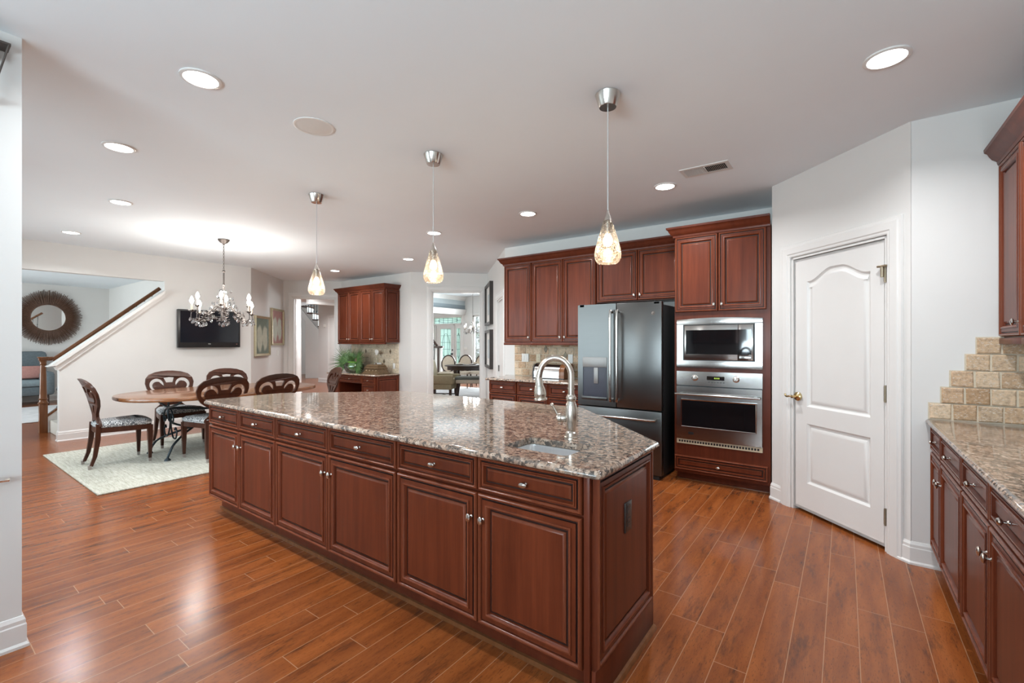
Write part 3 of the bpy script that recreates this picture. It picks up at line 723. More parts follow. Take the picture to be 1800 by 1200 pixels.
d = MB(); d.box(0, w, 0, .065, .045, .680, 0, .008); d = d.build('freezer_drawer', 'fridge_steel', r)
hb = MB(); hb.tube(spline([(.06, .005, .61), (.06, -.04, .60), (.10, -.055, .597), (.46, -.06, .597), (.83, -.055, .597), (.87, -.04, .60), (.87, .005, .61)], 5), .0125, 12); hb.build('handle', 'stainless', d)
for x in (.05, w-.05): MB().box(x-.03, x+.03, .0, .09, 1.755, 1.785, 0, .004).build('hinge_cover', 'black_plastic', r)

# bread box on the fridge-wall counter
r = thing('bread_box', 'roll-top steel bread box with black edges and wooden end, on the counter by the fridge', 'bread box', (-3.30, 4.98, .907), 0)
pr = lambda g: [(0-g, 0), (0-g, .03)]+[(.10-(.10+g)*math.cos(math.radians(a)), .075+(.11+g)*math.sin(math.radians(a))) for a in range(5, 91, 12)]+[(.22+g, .185+g), (.22+g, 0)]
MYZ = lambda x: Matrix(((0, 0, 1, x), (1, 0, 0, 0), (0, 1, 0, 0), (0, 0, 0, 1)))
MB(MYZ(0)).prism(pr(0), .012, .40).build('roll_lid', 'stainless', r, 25)
MB(MYZ(0)).prism(pr(.008), 0, .014).build('end_panel', 'black_plastic', r, 25)
MB(MYZ(0)).prism(pr(.008), .398, .412).prism(pr(.004), .412, .47).build('end_panel', 'oak_rail', r, 25)['label'] = 'wooden end panel'
MB().box(.0, .47, -.012, .22, -.0, .010, 0, .002).build('base', 'black_plastic', r)

# right-hand run (local x runs toward the camera)
RG = 'base cabinets on the right-hand run'
base_unit('cherry base cabinet of two doors against the stepped-tile wall', (.447, 3.74, 0), -90, .905, .58, [(.004, .36, 'r'), (.36, .902, 'l')], RG)
base_unit('nearest cherry base cabinet on the right-hand run, cut off by the photo edge', (.447, 2.835, 0), -90, .97, .58, [(.003, .485, 'r'), (.485, .967, 'l')], RG)
base_unit('cherry base cabinet beyond the photo edge on the right-hand run', (.447, 1.865, 0), -90, .97, .58, [(.003, .485, 'r'), (.485, .967, 'l')], RG)
counter('right_countertop', [(.402, .9), (1.028, .9), (1.028, 3.743), (.402, 3.743)], .876, .907, 'brown granite countertop under the stepped tile on the right', None)
upper_unit('cherry wall cabinet above the right-hand counter, at the photo edge', (.735, 3.738, 0), -90, .40, .29, 1.395, 2.385, [(.003, .395, 'r')], 'upper cabinets on the right', [(0, -.02), (.40, -.02)], kdz=.075)
upper_unit('second cherry wall cabinet on the right, beyond the photo edge', (.735, 3.338, 0), -90, .80, .29, 1.395, 2.385, [(.003, .40, 'r'), (.40, .797, 'l')], 'upper cabinets on the right', [(0, -.02), (.80, -.02)])

# tumbled stone backsplashes, tile by tile in one mesh
def tiles(name, label, M, rows, step, tw, diamonds=(), mat='travertine'):
    b = MB(M); bb = MB(M); random.seed(len(name))
    for z, xs, xe, sh in rows:
        x = xs-sh
        while x < xe-.01:
            a, c = max(x, xs), min(x+tw, xe)
            if c-a > .012:
                g = .0042; y = -.010-random.random()*.003; k = .006; j = lambda: random.uniform(-.0026, .0026)
                q0 = [(a+g, 0, z+g), (c-g, 0, z+g), (c-g, 0, z+step-g), (a+g, 0, z+step-g)]; q1 = [(p[0]+j(), y+.004, p[2]+j()) for p in q0]
                s = lambda p, d: (p[0]+(d if p[0] < (a+c)/2 else -d), y, p[2]+(d if p[2] < z+step/2 else -d)); b.loft([q0, q1, [s(p, k) for p in q1]], 0, False, True)
            x += tw
        bb.box(xs-.002, xe, -.005, 0, z-.001, z+step+.001)
    o = put(name, b, mat, label, 'backsplash', smooth=0); bb.build('grout', 'grout', o, 0)
    for x, z in diamonds:
        d = MB(M); d._add([(x-.032, -.0155, z), (x, -.0155, z-.05), (x+.032, -.0155, z), (x, -.0155, z+.05), (x-.034, 0, z), (x, 0, z-.053), (x+.034, 0, z), (x, 0, z+.053)], [(0, 1, 2, 3), (4, 5, 1, 0), (5, 6, 2, 1), (6, 7, 3, 2), (7, 4, 0, 3)]); d.build('diamond_inset', 'accent_tile', o, 0)
tiles('stepped_backsplash', 'tumbled stone tile backsplash stepping up under the right wall cabinet', frame(0, 3.745, 0), [(.907+.099*i, xs, 1.03, sh) for i, (xs, sh) in enumerate(((.415, 0), (.469, 0), (.509, 0), (.575, 0), (.621, 0)))], .099, .106)
tiles('counter_backsplash', 'beige tile backsplash with diamond insets behind the bread box', frame(0, 5.29, 0), [(.907+.1*i, -3.81, -1.9, .06*(i % 2)) for i in range(5)], .0985, .128, [(-3.285, 1.28), (-3.47, 1.035), (-2.98, 1.20), (-2.72, 1.0)])
tiles('desk_backsplash', 'pale tile backsplash with diamond insets behind the desk plant', frame(0, 6.0, 0), [(.752+.1*i, -8.74, -7.17, .06*(i % 2)) for i in range(6)], .0985, .128, [(-8.22, 1.19), (-7.42, 1.19), (-7.62, .985)], 'travertine_pale')
# switch and outlet plates
def wall_plate(label, x, y, z, ang, w, kind, mat='white_plastic', cat='outlet', grp=None):
    r = thing('light_switch' if kind == 'switch' else 'outlet', label, cat, (x, y, z), ang, grp)
    MB().box(-w/2, w/2, -.006, 0, -.058, .058, 0, .002).build('face_plate', mat, r)
    n = 2 if w > .1 else 1
    for i in range(n):
        c = (i-(n-1)/2)*.046
        if kind == 'switch': MB().box(c-.016, c+.016, -.009, -.004, -.033, .033, 0, .002).build('rocker', mat, r)
        else:
            b = MB()
            for z_ in (-.02, .02): b.box(c-.014, c+.014, -.008, -.004, z_-.013, z_+.013, 0, .003)
            b.build('receptacle', mat, r)
wall_plate('double white switch plate on the tile left of the bread box', -3.62, 5.276, 1.158, 0, .115, 'switch', cat='switch')
wall_plate('narrow almond outlet on the tile just above the bread box', -3.40, 5.276, 1.158, 0, .07, 'outlet', 'almond_plastic')
wall_plate('pale outlet on the tile between the bread box and the fridge', -2.90, 5.276, 1.158, 0, .07, 'outlet')
q = on(-8.77, 3.91, 135, 1.38); wall_plate('white switch plate on the grey angled wall below the red picture', q[0], q[1], 1.15, 135, .07, 'switch', cat='switch')
wall_plate('white outlet on the desk backsplash behind the bronze box', -7.30, 5.986, .90, 0, .07, 'outlet')

# ------------------------------------------------------------------ desk nook
DG = 'desk nook cabinets'
def desk_unit(label, x0, w, drawers, depth=.545, pencil=False, endp=False):
    r = thing('desk_cabinet', label, 'cabinet', (x0, 5.452, 0), 0, DG)
    if pencil:
        MB().box(0, w, 0, depth, .57, .72).build('carcass', 'cherry_edge', r, 0); door(r, .004, w-.004, .585, .715, w/2, .65, 'drawer', False)
        MB().box(0, w, depth-.02, depth, 0, .58).build('knee_panel', 'cherry_edge', r, 0)
    else:
        MB().box(0, w, 0, depth, .10, .72).box(.004, w-.004, .07, depth, 0, .11).build('carcass', 'cherry_edge', r, 0)
        z = .715
        for h in drawers:
            door(r, .004, w-.004, z-h, z, w/2 if h < .3 else w-.05, z-h/2 if h < .3 else z-.07, 'drawer', False); z -= h+.004
        if endp: side_panel(r, w, .01, depth-.01, .11, .715, 1)
desk_unit('narrow cherry desk pedestal at the far end, beside the hall opening', -8.735, .385, (.15, .44))
desk_unit('cherry desk section with a wide pencil drawer over the knee space', -8.35, .755, (), pencil=True)
desk_unit('cherry desk pedestal with panelled end nearest the dining-room doorway', -7.595, .425, (.15, .21, .22), endp=True)
counter('desk_countertop', [(-8.76, 5.41), (-7.14, 5.41), (-7.14, 5.995), (-8.76, 5.995)], .722, .752, 'granite desktop under the palm leaves and bronze box')
for lab, xa, xm, xb, cp in (('left pair of doors in the cherry wall cabinet over the desk', -8.72, -8.33, -7.945, [(0, .33), (0, -.02), (.775, -.02)]),
                            ('right pair of doors in the cherry wall cabinet over the desk, with panelled end', -7.945, -7.565, -7.165, [(0, -.02), (.78, -.02), (.78, .33)])):
    r = upper_unit(lab, (xa, 5.665, 0), 0, xb-xa, .33, 1.372, 2.415, [(.003, xm-xa, 'r'), (xm-xa, xb-xa-.003, 'l')], 'upper cabinets over the desk', cp)
    if cp[0] == (0, -.02): side_panel(r, .78, .0, .33, 1.375, 2.41, 1)

# palm fronds in a glass bowl
r = thing('palm_arrangement', 'fan palm fronds in a green glass bowl on the desk', 'plant', (-8.25, 5.72, .753), 0)
MB().lathe([(.10, 0), (.15, .008), (.19, .06), (.205, .12), (.19, .175), (.165, .205), (.158, .203), (.18, .17), (.194, .12), (.18, .062), (.14, .016), (0, .014)], seg=32).build('bowl', 'bowl_glass', r)
b = MB()
for k in range(4): b.loft([[(q*math.cos(k*1.6+.6*i)*.9, q*math.sin(k*1.6+.6*i)*.9, zz+k*.03) for i in range(5)] for q, zz in ((.13, .03), (.168, .07), (.170, .14))], 0, False, False, closed=False)
b.build('leaf', 'inner_leaf', r)['label'] = 'bright green leaf curled inside the bowl'
random.seed(3)
def frond(base, dirv, size, roll, n=28, half=78):
    d = Vector(dirv).normalized(); s = d.cross(Vector((math.sin(roll), -math.cos(roll), .25))).normalized(); nrm = s.cross(d).normalized(); B = Vector(base); b = MB()
    b.tube([tuple(B-d*.16), tuple(B+d*.03)], [.005, .004], 6)
    for i in range(n):
        a = math.radians(-half+2*half*i/(n-1)); v = d*math.cos(a)+s*math.sin(a); q = d*-math.sin(a)+s*math.cos(a); L = size*(.72+.28*math.cos(a))*random.uniform(.88, 1.06); wd = .0105
        droop = Vector((0, 0, -.13*L*random.uniform(.5, 1.3))); P = [B+v*L*t+droop*t*t for t in (.0, .3, .65, 1)]; ws = [.002, wd, wd*.6, .0005]
        b.loft([[tuple(p+q*k+nrm*.35*k), tuple(p), tuple(p-q*k+nrm*.35*k), tuple(p-nrm*.001)] for p, k in zip(P, ws)])
    b.build('frond', 'palm_leaf', r)
for args in (((-.15, -.06, .20), (-.93, -.18, .28), .52, .2), ((-.07, -.02, .23), (-.50, -.05, .85), .36, .5), ((.12, -.02, .21), (.72, -.10, .62), .42, -.3), ((.16, -.06, .16), (.93, -.20, .30), .40, -.2), ((.02, -.06, .22), (.08, -.35, .9), .22, 0)): frond(*args)

r = thing('ornate_box', 'carved bronze lidded box with a finial, on the desk beside the palm leaves', 'box', (-7.50, 5.70, .753), 0)
def rect(w, d, z): return [(-w, -d, z), (w, -d, z), (w, d, z), (-w, d, z)]
MB().loft([rect(.255, .15, 0), rect(.255, .15, .014), rect(.235, .135, .022), rect(.215, .12, .05), rect(.20, .11, .098), rect(.205, .115, .104)]).build('box_body', 'box_bronze', r, 30)
b = MB()
for i in range(4):
    for sx in (-1, 1): b.lathe([(0, -.018), (.014, 0), (0, .018)], (-.15+i*.1, sx*.114, .065), 8)
b.build('ornament', 'box_pale', r)
MB().loft([rect(.212, .122, .105), rect(.212, .122, .118), rect(.20, .112, .124), rect(.185, .10, .15), rect(.19, .103, .156), rect(.165, .085, .182), rect(.02, .02, .188)]).build('lid', 'box_bronze', r, 30)
MB().lathe([(.022, .186), (.012, .192), (.018, .204), (.008, .214), (0, .218)], seg=12).build('finial', 'box_bronze', r)

r = thing('white_orchid', 'white flowers in a small white pot behind the bronze box', 'flowers', (-7.70, 5.905, .753), 0)
MB().lathe([(.05, 0), (.07, .06), (.075, .20), (.07, .205), (.05, .17)], seg=20).build('pot', 'porcelain', r)
MB().tube(spline([(0, 0, .17), (.005, -.01, .30), (.03, -.03, .40), (.08, -.05, .43)], 4), .003, 6).build('stem', 'palm_leaf', r)
for p in ((.0, -.03, .40), (.05, -.05, .43), (-.03, -.02, .44)):
    b = MB()
    for i in range(5):
        a = i*2*PI/5; b.lathe([(0, -.008), (.018, -.003), (.020, .002), (0, .006)], (p[0]+.022*math.cos(a), p[1]-.01, p[2]+.022*math.sin(a)), 8, 'y')
    b.build('flower', 'petal', r)

# ------------------------------------------------------------------ ceiling fittings
def can(x, y, label, grp='recessed ceiling lights', r=.078, z=CEIL, power=9):
    t_ = thing('recessed_light', label, 'ceiling light', (x, y, z), 0, grp)
    MB().lathe([(r+.016, 0), (r+.016, -.006), (r+.010, -.009), (r, -.009), (r-.002, -.002), (r-.002, 0)], seg=32, cap0=False, cap1=False).build('trim_ring', 'trim_white', t_)
    MB().lathe([(r-.001, -.003), (r-.02, -.006), (0, -.007)], seg=28).build('lens', 'lens_glow', t_)
    area('lamp', (0, 0, -.02), .13, power, (.97, .985, 1), disk=True, spread=math.radians(150), parent=t_)
for x, y, l in ((-2.70, .957, 'large recessed light on the left ceiling, nearest the near wall'), (-4.11, .954, 'recessed light on the left ceiling, second from the near wall corner'), (-5.71, 1.337, 'recessed light above the near end of the dining rug'),
                (-7.77, 1.339, 'small recessed light near the stair opening header'), (.166, 2.836, 'large recessed light in front of the pantry door'), (-1.27, 4.018, 'recessed light beside the ceiling vent'),
                (-2.716, 4.008, 'recessed light in front of the tall upper cabinets'), (-4.143, 4.022, 'recessed light seen just above the middle pendant shade'), (-5.78, 5.03, 'recessed light near the dining-room doorway'), (-7.846, 5.023, 'recessed light in front of the desk cabinets')):
    can(x, y, l)
can(-13.4, 7.65, 'recessed light in the hall ceiling beyond the far doorway', r=.10, power=22)
can(-10.35, 5.95, 'added unseen fill light in the hall ceiling just inside the far doorway', power=34)  # ceiling can added out of view to brighten the column
r = thing('ceiling_speaker', 'round white flush speaker in the ceiling', 'speaker', (-2.72, 1.595, CEIL), 0)
MB().lathe([(.122, 0), (.122, -.004), (.114, -.006), (.106, -.005)], seg=40, cap0=False, cap1=False).build('rim', 'trim_white', r); MB().lathe([(.107, -.004), (.06, -.007), (0, -.008)], seg=40).build('grille', 'wall_paint', r)
r = thing('ceiling_vent', 'white rectangular air vent in the ceiling above the oven', 'vent', (-.885, 3.815, CEIL), 0)
MB().prism([(-.18, -.10), (.18, -.10), (.18, .10), (-.18, .10)], -.006, 0, 0, [[(-.15, -.065), (-.15, .065), (.15, .065), (.15, -.065)]]).build('frame', 'trim_white', r, 0)
MB().box(-.152, .152, -.067, .067, -.0015, 0).build('duct_opening', 'rubber_black', r, 0)
b = MB()
for i in range(25):
    x = -.145+i*.0121; s = -1 if i < 12 else 1; b._add([(x, -.065, -.001), (x, .065, -.001), (x+s*.008, .065, -.011), (x+s*.008, -.065, -.011), (x+.0012, -.065, -.001), (x+.0012, .065, -.001), (x+s*.008+.0012, .065, -.011), (x+s*.008+.0012, -.065, -.011)], [(0, 1, 2, 3), (4, 5, 6, 7), (0, 1, 5, 4), (3, 2, 6, 7)])
b.box(-.003, .003, -.065, .065, -.011, -.001); b.build('louvers', 'trim_white', r, 0)

def pendant(x, y, label, zb, kink=False):
    t_ = thing('pendant_light', label, 'pendant light', (x, y, CEIL), 0, 'crackle glass pendants over the island'); zt = zb-CEIL
    MB().lathe([(.068, 0), (.070, -.004), (.049, -.070), (.046, -.074), (0, -.074)], seg=32).build('ceiling_canopy', 'nickel', t_)
    MB().tube([(0, 0, -.07), (0, 0, zt+.28)], .0032, 8).build('cord', 'cord_grey', t_)
    MB().lathe([(0, .295), (.006, .29), (.010, .268), (.021, .242), (.024, .222), (0, .222)], (0, 0, zt), 20).build('shade_cap', 'nickel', t_)
    MB().lathe([(.024, .236), (.031, .212), (.045, .165), (.060, .115), (.070, .075), (.0735, .05), (.0715, .028), (.063, .010), (.053, .0), (.047, .002), (.052, .010), (.064, .024), (.069, .052)], (0, 0, zt), 40, cap0=False, cap1=False).build('shade', 'crackle_glass', t_)
    MB().lathe([(.016, .225), (.016, .165), (.012, .160), (0, .160)], (0, 0, zt), 16).build('lamp_socket', 'nickel', t_); MB().lathe([(.010, .162), (.018, .150), (.025, .132), (.026, .118), (.020, .102), (.010, .095), (0, .094)], (0, 0, zt), 20).build('bulb', 'bulb_warm', t_)
    bulb_light('lamp', (0, 0, zt+.05), 2.2, (1, .86, .68), .03, t_)
pendant(-1.056, 2.345, 'crackle glass pendant nearest the oven and fridge', 1.808)
pendant(-2.423, 2.345, 'middle one of the three crackle glass pendants over the island', 1.808)
pendant(-3.96, 2.345, 'crackle glass pendant nearest the chandelier end of the island', 1.815)

# chandelier: eight candle arms with metal leaves and crystal drops
def chandelier(label, loc, sc=1.0, power=25, n=8, drop=True):
    t_ = thing('chandelier', label, 'chandelier', loc, 0); t_.scale = (sc, sc, sc)
    z0 = 1.60-CEIL; Z = lambda z: z+z0
    if drop:
        MB().lathe([(.068, 0), (.070, -.012), (.045, -.045), (.018, -.058), (.008, -.075), (0, -.078)], seg=24).build('ceiling_canopy', 'pewter', t_)
        b = MB()
        for i in range(15):
            z = -.08-i*.0225; pts = [(.008*math.cos(a*PI/4)*(1 if i % 2 else 0), .008*math.cos(a*PI/4)*(0 if i % 2 else 1), z-.014*math.sin(a*PI/4)) for a in range(9)]; b.tube(pts, .0026, 5)
        b.build('chain', 'pewter', t_)
    MB().lathe([(0, .74), (.014, .73), (.020, .715), (.010, .70), (.009, .56), (.016, .54), (.010, .52), (.009, .30), (.022, .26), (.030, .22), (.020, .17), (.010, .13), (.016, .11), (0, .095)], (0, 0, z0), 16).build('stem', 'pewter', t_)
    random.seed(11)
    leaf = lambda b, p, a, s, up: b.loft([[(p[0]+math.cos(a)*s*t+(-math.sin(a))*w*k, p[1]+math.sin(a)*s*t+math.cos(a)*w*k, p[2]+up*s*t+(.1*s if k == 0 else 0)) for k in (-1, 0, 1)] for t, w in ((0, .002), (.3, s*.25), (.65, s*.2), (1, .001))], 0, False, False, closed=False)
    drop_me = None; k_ = 0
    for i in range(n):
        a = 2*PI*(i+.4)/n; rr = .435 if i % 2 == 0 else .29; zc = .17 if i % 2 == 0 else .255
        c_, s_ = math.cos(a), math.sin(a); arm = MB()
        arm.tube([(c_*q, s_*q, Z(z)) for q, z in [(p[0], p[2]) for p in spline([(.015, 0, .20), (.10, 0, .245), (rr*.55, 0, .13), (rr*.82, 0, .045), (rr*1.0, 0, .07), (rr*1.02, 0, .12), (rr, 0, zc-.02)], 5)]], .0055, 7)
        arm.tube([(c_*(rr*.62+.05*math.cos(u)), s_*(rr*.62+.05*math.cos(u)), Z(.12+.05*math.sin(u))) for u in [q*.5 for q in range(0, 11)]], .004, 6)
        for (q, z) in ((.3, .20), (.42, .17), (.5, .14), (.62, .10), (.72, .07), (.85, .05), (.95, .06)):
            for sg in (-1, 1): leaf(arm, (c_*rr*q, s_*rr*q, Z(z)), a+sg*1.1+random.uniform(-.4, .4), .052, random.uniform(-.5, .5))
        for j in range(6): leaf(arm, (c_*rr, s_*rr, Z(zc-.015)), a+j*1.047, .045, .55)
        arm = arm.build('arm', 'pewter', t_)
        MB().lathe([(.006, zc-.02), (.022, zc-.012), (.026, zc-.002), (.012, zc), (.012, zc)], (c_*rr, s_*rr, z0), 14).build('cup', 'pewter', arm)
        MB().lathe([(.0115, zc), (.0115, zc+.085), (0, zc+.086)], (c_*rr, s_*rr, z0), 12).build('candle', 'candle_sleeve', arm)
        MB().lathe([(.008, zc+.085), (.021, zc+.108), (.023, zc+.125), (.013, zc+.158), (0, zc+.18)], (c_*rr, s_*rr, z0), 12).build('bulb', 'bulb_white', arm)
        bulb_light('lamp', (c_*rr, s_*rr, Z(zc+.21)), power/n, (1, .95, .88), .03, t_)
        for (q, z) in ((.38, .10), (.55, .055), (.68, .02), (.78, .0), (.9, .01), (1.0, .02), (1.12, .05), (.5, .23), (.35, .28), (.7, .17), (.22, .36), (.16, .44)):
            p = (c_*rr*q+random.uniform(-.03, .03), s_*rr*q+random.uniform(-.03, .03), Z(z)+random.uniform(-.02, .02))
            if drop_me is None: drop_me = MB().lathe([(0, .030), (.006, .022), (.013, .004), (.011, -.008), (0, -.018)], (0, 0, 0), 7).build('crystal', 'crystal', t_, 0); drop_me.location = p
            else: c2 = drop_me.copy(); COL.objects.link(c2); c2.location = p; c2.scale = [random.uniform(.8, 1.25)]*3
    return t_
chandelier('candle chandelier with metal leaves and crystals over the breakfast table', (-6.67, 2.63, CEIL))

# ------------------------------------------------------------------ breakfast area
put('jute_rug', MB().box(-7.83, -5.385, 1.10, 4.25, .001, .014, 0, .004), 'jute', 'pale woven jute rug under the breakfast table', 'rug')
r = thing('tv', 'black flat television on the wall behind the breakfast table', 'television', (-8.77, 2.751, 1.289), 90)
w = .936
MB().box(.25, .70, -.03, 0, .15, .5).build('wall_mount', 'black_plastic', r, 0); MB().box(0, w, -.10, -.03, 0, .626, 0, .008).build('housing', 'black_plastic', r)
MB().box(.03, w-.03, -.104, -.098, .085, .60).build('screen', 'screen_glass', r, 0)
b = MB()
for x in (.448, .458): b.box(x, x+.002, -.106, -.1, .054, .066)
b.box(.448, .456, -.106, -.1, .054, .056); b.lathe([(.006, .1), (.006, .104), (0, .104)], (.437, 0, .060), 12, 'y'); b.box(.460, .466, -.106, -.1, .054, .056); b.box(.460, .466, -.106, -.1, .064, .066); b.box(.465, .467, -.106, -.1, .054, .061)
b.build('logo', 'white_plastic', r, 0); MB().box(.865, .885, -.106, -.1, .052, .060).build('standby_light', 'pillow_pink', r, 0)
def picture(label, s0, s1, z0, z1, artm):
    q = on(-8.77, 3.91, 135, (s0+s1)/2); r = thing('picture_frame', label, 'picture', (q[0], q[1], (z0+z1)/2), 135, 'paired paintings'); w, h = (s1-s0)/2, (z1-z0)/2
    b = MB(); b.sweep([(w, -h), (w, h), (-w, h), (-w, -h)][::-1], [(0, 0), (0, .045), (.010, .048), (.022, .036), (.035, .030), (.045, .020), (.045, 0)], 'xz', closed=True); b.build('frame', 'gold_frame', r)
    MB().box(-w+.03, w-.03, -.018, -.002, -h+.03, h-.03).build('canvas', artm, r, 0)
picture('gold framed painting of pale pears on a green ground', .126, .86, 1.115, 1.88, 'art_green')
picture('gold framed painting of pale pears on a red ground', .955, 1.665, 1.315, 2.08, 'art_red')

# chair with a pierced balloon back
def make_chair():
    r = thing('dining_chair', '', 'chair', (0, 0, 0), 0, 'balloon back chairs around the breakfast table')
    half = [(.185, 0), (.175, .03), (.135, .065), (.105, .10), (.118, .135), (.165, .175), (.225, .225), (.265, .29), (.280, .36), (.268, .425), (.225, .475), (.15, .505), (.07, .518)]
    outline = [(x, z) for x, z in half]+[(0, .521)]+[(-x, z) for x, z in half[::-1]]
    bh = [(.115, 0), (.085, .035), (.045, .055)]; outline = outline+[(-x, z) for x, z in bh]+[(x, z) for x, z in bh[::-1]]
    top = [(-.062, .425), (-.040, .362), (.040, .362), (.062, .425), (0, .432)]
    holes = [top]
    for s in (-1, 1):
        o_ = arc(.150, .335, .085, 195, -80, 16); i_ = arc(.140, .322, .058, -95, 150, 12); i2 = arc(.108, .318, .022, 120, -60, 6)
        L = o_+i_[:11]+[(.10, .352), (.088, .338)]; holes.append([(s*x, z) for x, z in L])
        L = [(.045, .13), (.085, .19), (.115, .225), (.075, .235), (.045, .20), (.022, .15)]; holes.append([(s*x, z) for x, z in L])
    def fn(x, z, t): return (x, .215+.045*z+.42*z*z-.55*x*x*(.3+z)+t, .445+z)
    tri = MB(); tri.shape([outline]+holes, fn, .026); tri.build('backrest', 'chair_wood', r, 40)
    for s in (-1, 1):
        L = MB(); c = [(s*.155, .225, .47), (s*.160, .232, .30), (s*.168, .255, .13), (s*.176, .288, .03)]; wd = [.021, .021, .017, .014]
        L.loft([[(x-q, y-q, z), (x+q, y-q, z), (x+q, y+q, z), (x-q, y+q, z)] for (x, y, z), q in zip(c[::-1], wd[::-1])]); L = L.build('leg', 'chair_wood', r, 40)
        C = MB(); x, y, z = (s*.176, .288, .03); C.loft([[(s*.179-q, .300-q, zz), (s*.179+q, .300-q, zz), (s*.179+q, .300+q, zz), (s*.179-q, .300+q, zz)] for q, zz in ((.012, 0), (.0145, .04))]); C.build('foot_cap', 'foot_cap', L, 0)
        L = MB(); L.loft([[(s*.235-q, -.205-q, z), (s*.235+q, -.205-q, z), (s*.235+q, -.205+q, z), (s*.235-q, -.205+q, z)] for q, z in ((.0135, .035), (.024, .36), (.024, .42))]); L = L.build('leg', 'chair_wood', r, 40)
        C = MB(); C.loft([[(s*.235-q, -.205-q, z), (s*.235+q, -.205-q, z), (s*.235+q, -.205+q, z), (s*.235-q, -.205+q, z)] for q, z in ((.0125, 0), (.0145, .04))]); C.build('foot_cap', 'foot_cap', L, 0)
    seat = [(-.165, .235), (-.215, .05), (-.255, -.15), (-.25, -.215), (-.13, -.245), (0, -.252), (.13, -.245), (.25, -.215), (.255, -.15), (.215, .05), (.165, .235), (0, .245)]
    MB().prism(seat, .375, .43).build('seat_frame', 'chair_wood', r, 40)
    b = MB(); b.loft([[(x, y, z) for x, y in inset(seat, d)] for d, z in ((.006, .43), (-.004, .445), (.002, .468), (.03, .488), (.09, .498), (.13, .500))]); b.build('seat', 'pebble_fabric', r, 50)
    return r
ch = make_chair()
for i, (x, y, a, l) in enumerate(((-6.67, 1.57, 178, 'balloon back chair at the stair-side head of the table, seen from the side'), (-7.275, 2.30, 91, 'balloon back chair across the table, nearer the stair wall end'),
        (-6.11, 2.30, -89, 'balloon back chair on the island side, partly behind the island corner'), (-6.10, 2.93, -90, 'balloon back chair on the island side, second from the island corner'),
        (-7.29, 3.02, 88, 'balloon back chair below the television, directly behind the island-side chair'), (-6.62, 3.92, -16, 'balloon back chair at the far head of the table, near the hall doorway'))):
    c = ch if i == 0 else dup(ch)
    c.location = (x, y, .0142); c.rotation_euler = (0, 0, math.radians(a)); c['label'] = l
# table
r = thing('breakfast_table', 'oval rustic wood table on scrolled wrought iron legs', 'table', (-6.58, 2.62, .0142), 0)
oval = []
for i in range(64):
    a = 2*PI*i/64; c, s = math.cos(a), math.sin(a); oval.append((.73*math.copysign(abs(c)**.8, c), 1.13*math.copysign(abs(s)**.8, s)))
MB().loft([[(x, y, z) for x, y in inset(oval, d)] for d, z in ((.012, .700), (.002, .704), (0, .712), (.001, .735), (.006, .742), (.012, .744))]).build('tabletop', 'table_wood', r, 35)
for s in (-1, 1):
    f = MB(); T = lambda P, q=.013: f.tube(spline(P, 6), q, 8)
    yb = s*.73
    for sx in (-1, 1):
        T([(sx*.30, yb-s*.0, .03), (sx*.29, yb-s*.03, .10), (sx*.25, yb-s*.08, .17), (sx*.12, yb-s*.22, .25), (sx*.03, yb-s*.34, .30)])
        f.lathe([(.034, 0), (.030, .012), (.014, .03), (0, .03)], (sx*.30, yb, 0), 12)
        T([(sx*.42, yb-s*.10, .70), (sx*.40, yb-s*.09, .665), (sx*.30, yb-s*.08, .63), (0, yb-s*.10, .57)])
        T([(sx*.02, yb-s*.10, .57), (sx*.10, yb-s*.10, .54), (sx*.16, yb-s*.10, .46), (sx*.13, yb-s*.10, .40), (sx*.085, yb-s*.10, .43), (sx*.105, yb-s*.10, .465)], .009)
        T([(sx*.01, yb-s*.12, .50), (sx*.015, yb-s*.12, .36), (sx*.08, yb-s*.12, .23), (sx*.17, yb-s*.12, .22), (sx*.205, yb-s*.12, .30), (sx*.165, yb-s*.12, .345), (sx*.14, yb-s*.12, .315)], .009)
    T([(0, yb-s*.10, .57), (0, yb-s*.12, .40), (0, yb-s*.34, .30)], .012)
    T([(0, yb-s*.10, .57), (0, yb-s*.5, .52), (0, 0, .51)], .013); T([(0, yb-s*.34, .30), (0, 0, .335)], .011)
    T([(-.42, yb-s*.10, .692), (0, yb-s*.10, .692), (.42, yb-s*.10, .692)], .010); T([(0, yb-s*.1, .57), (0, yb-s*.1, .69)], .012)
    f.build('iron_leg', 'iron', r, 45)

# two black frames on the passage wall, seen almost edge on
for z0, z1, l in ((1.70, 2.47, 'upper black framed picture on the passage wall by the dining-room doorway'), (.895, 1.605, 'lower black framed picture on the passage wall by the dining-room doorway')):
    q = on(-5.755, 7.055, -45, .53); r = thing('picture_frame', l, 'picture', (q[0], q[1], (z0+z1)/2), -45, 'black frames in the passage'); w, h = .47, (z1-z0)/2
    MB().sweep([(-w, -h), (w, -h), (w, h), (-w, h)][::-1][::-1], [(0, 0), (0, .065), (-.05, .065), (-.05, 0)], 'xz', closed=True).build('frame', 'dark_frame', r, 0)
    MB().box(-w+.025, w-.025, -.028, -.004, -h+.025, h-.025).build('mat', 'mat_board', r, 0); MB().box(-.2, .2, -.030, -.027, -h*.5, h*.5).build('print', 'tray_light', r, 0)

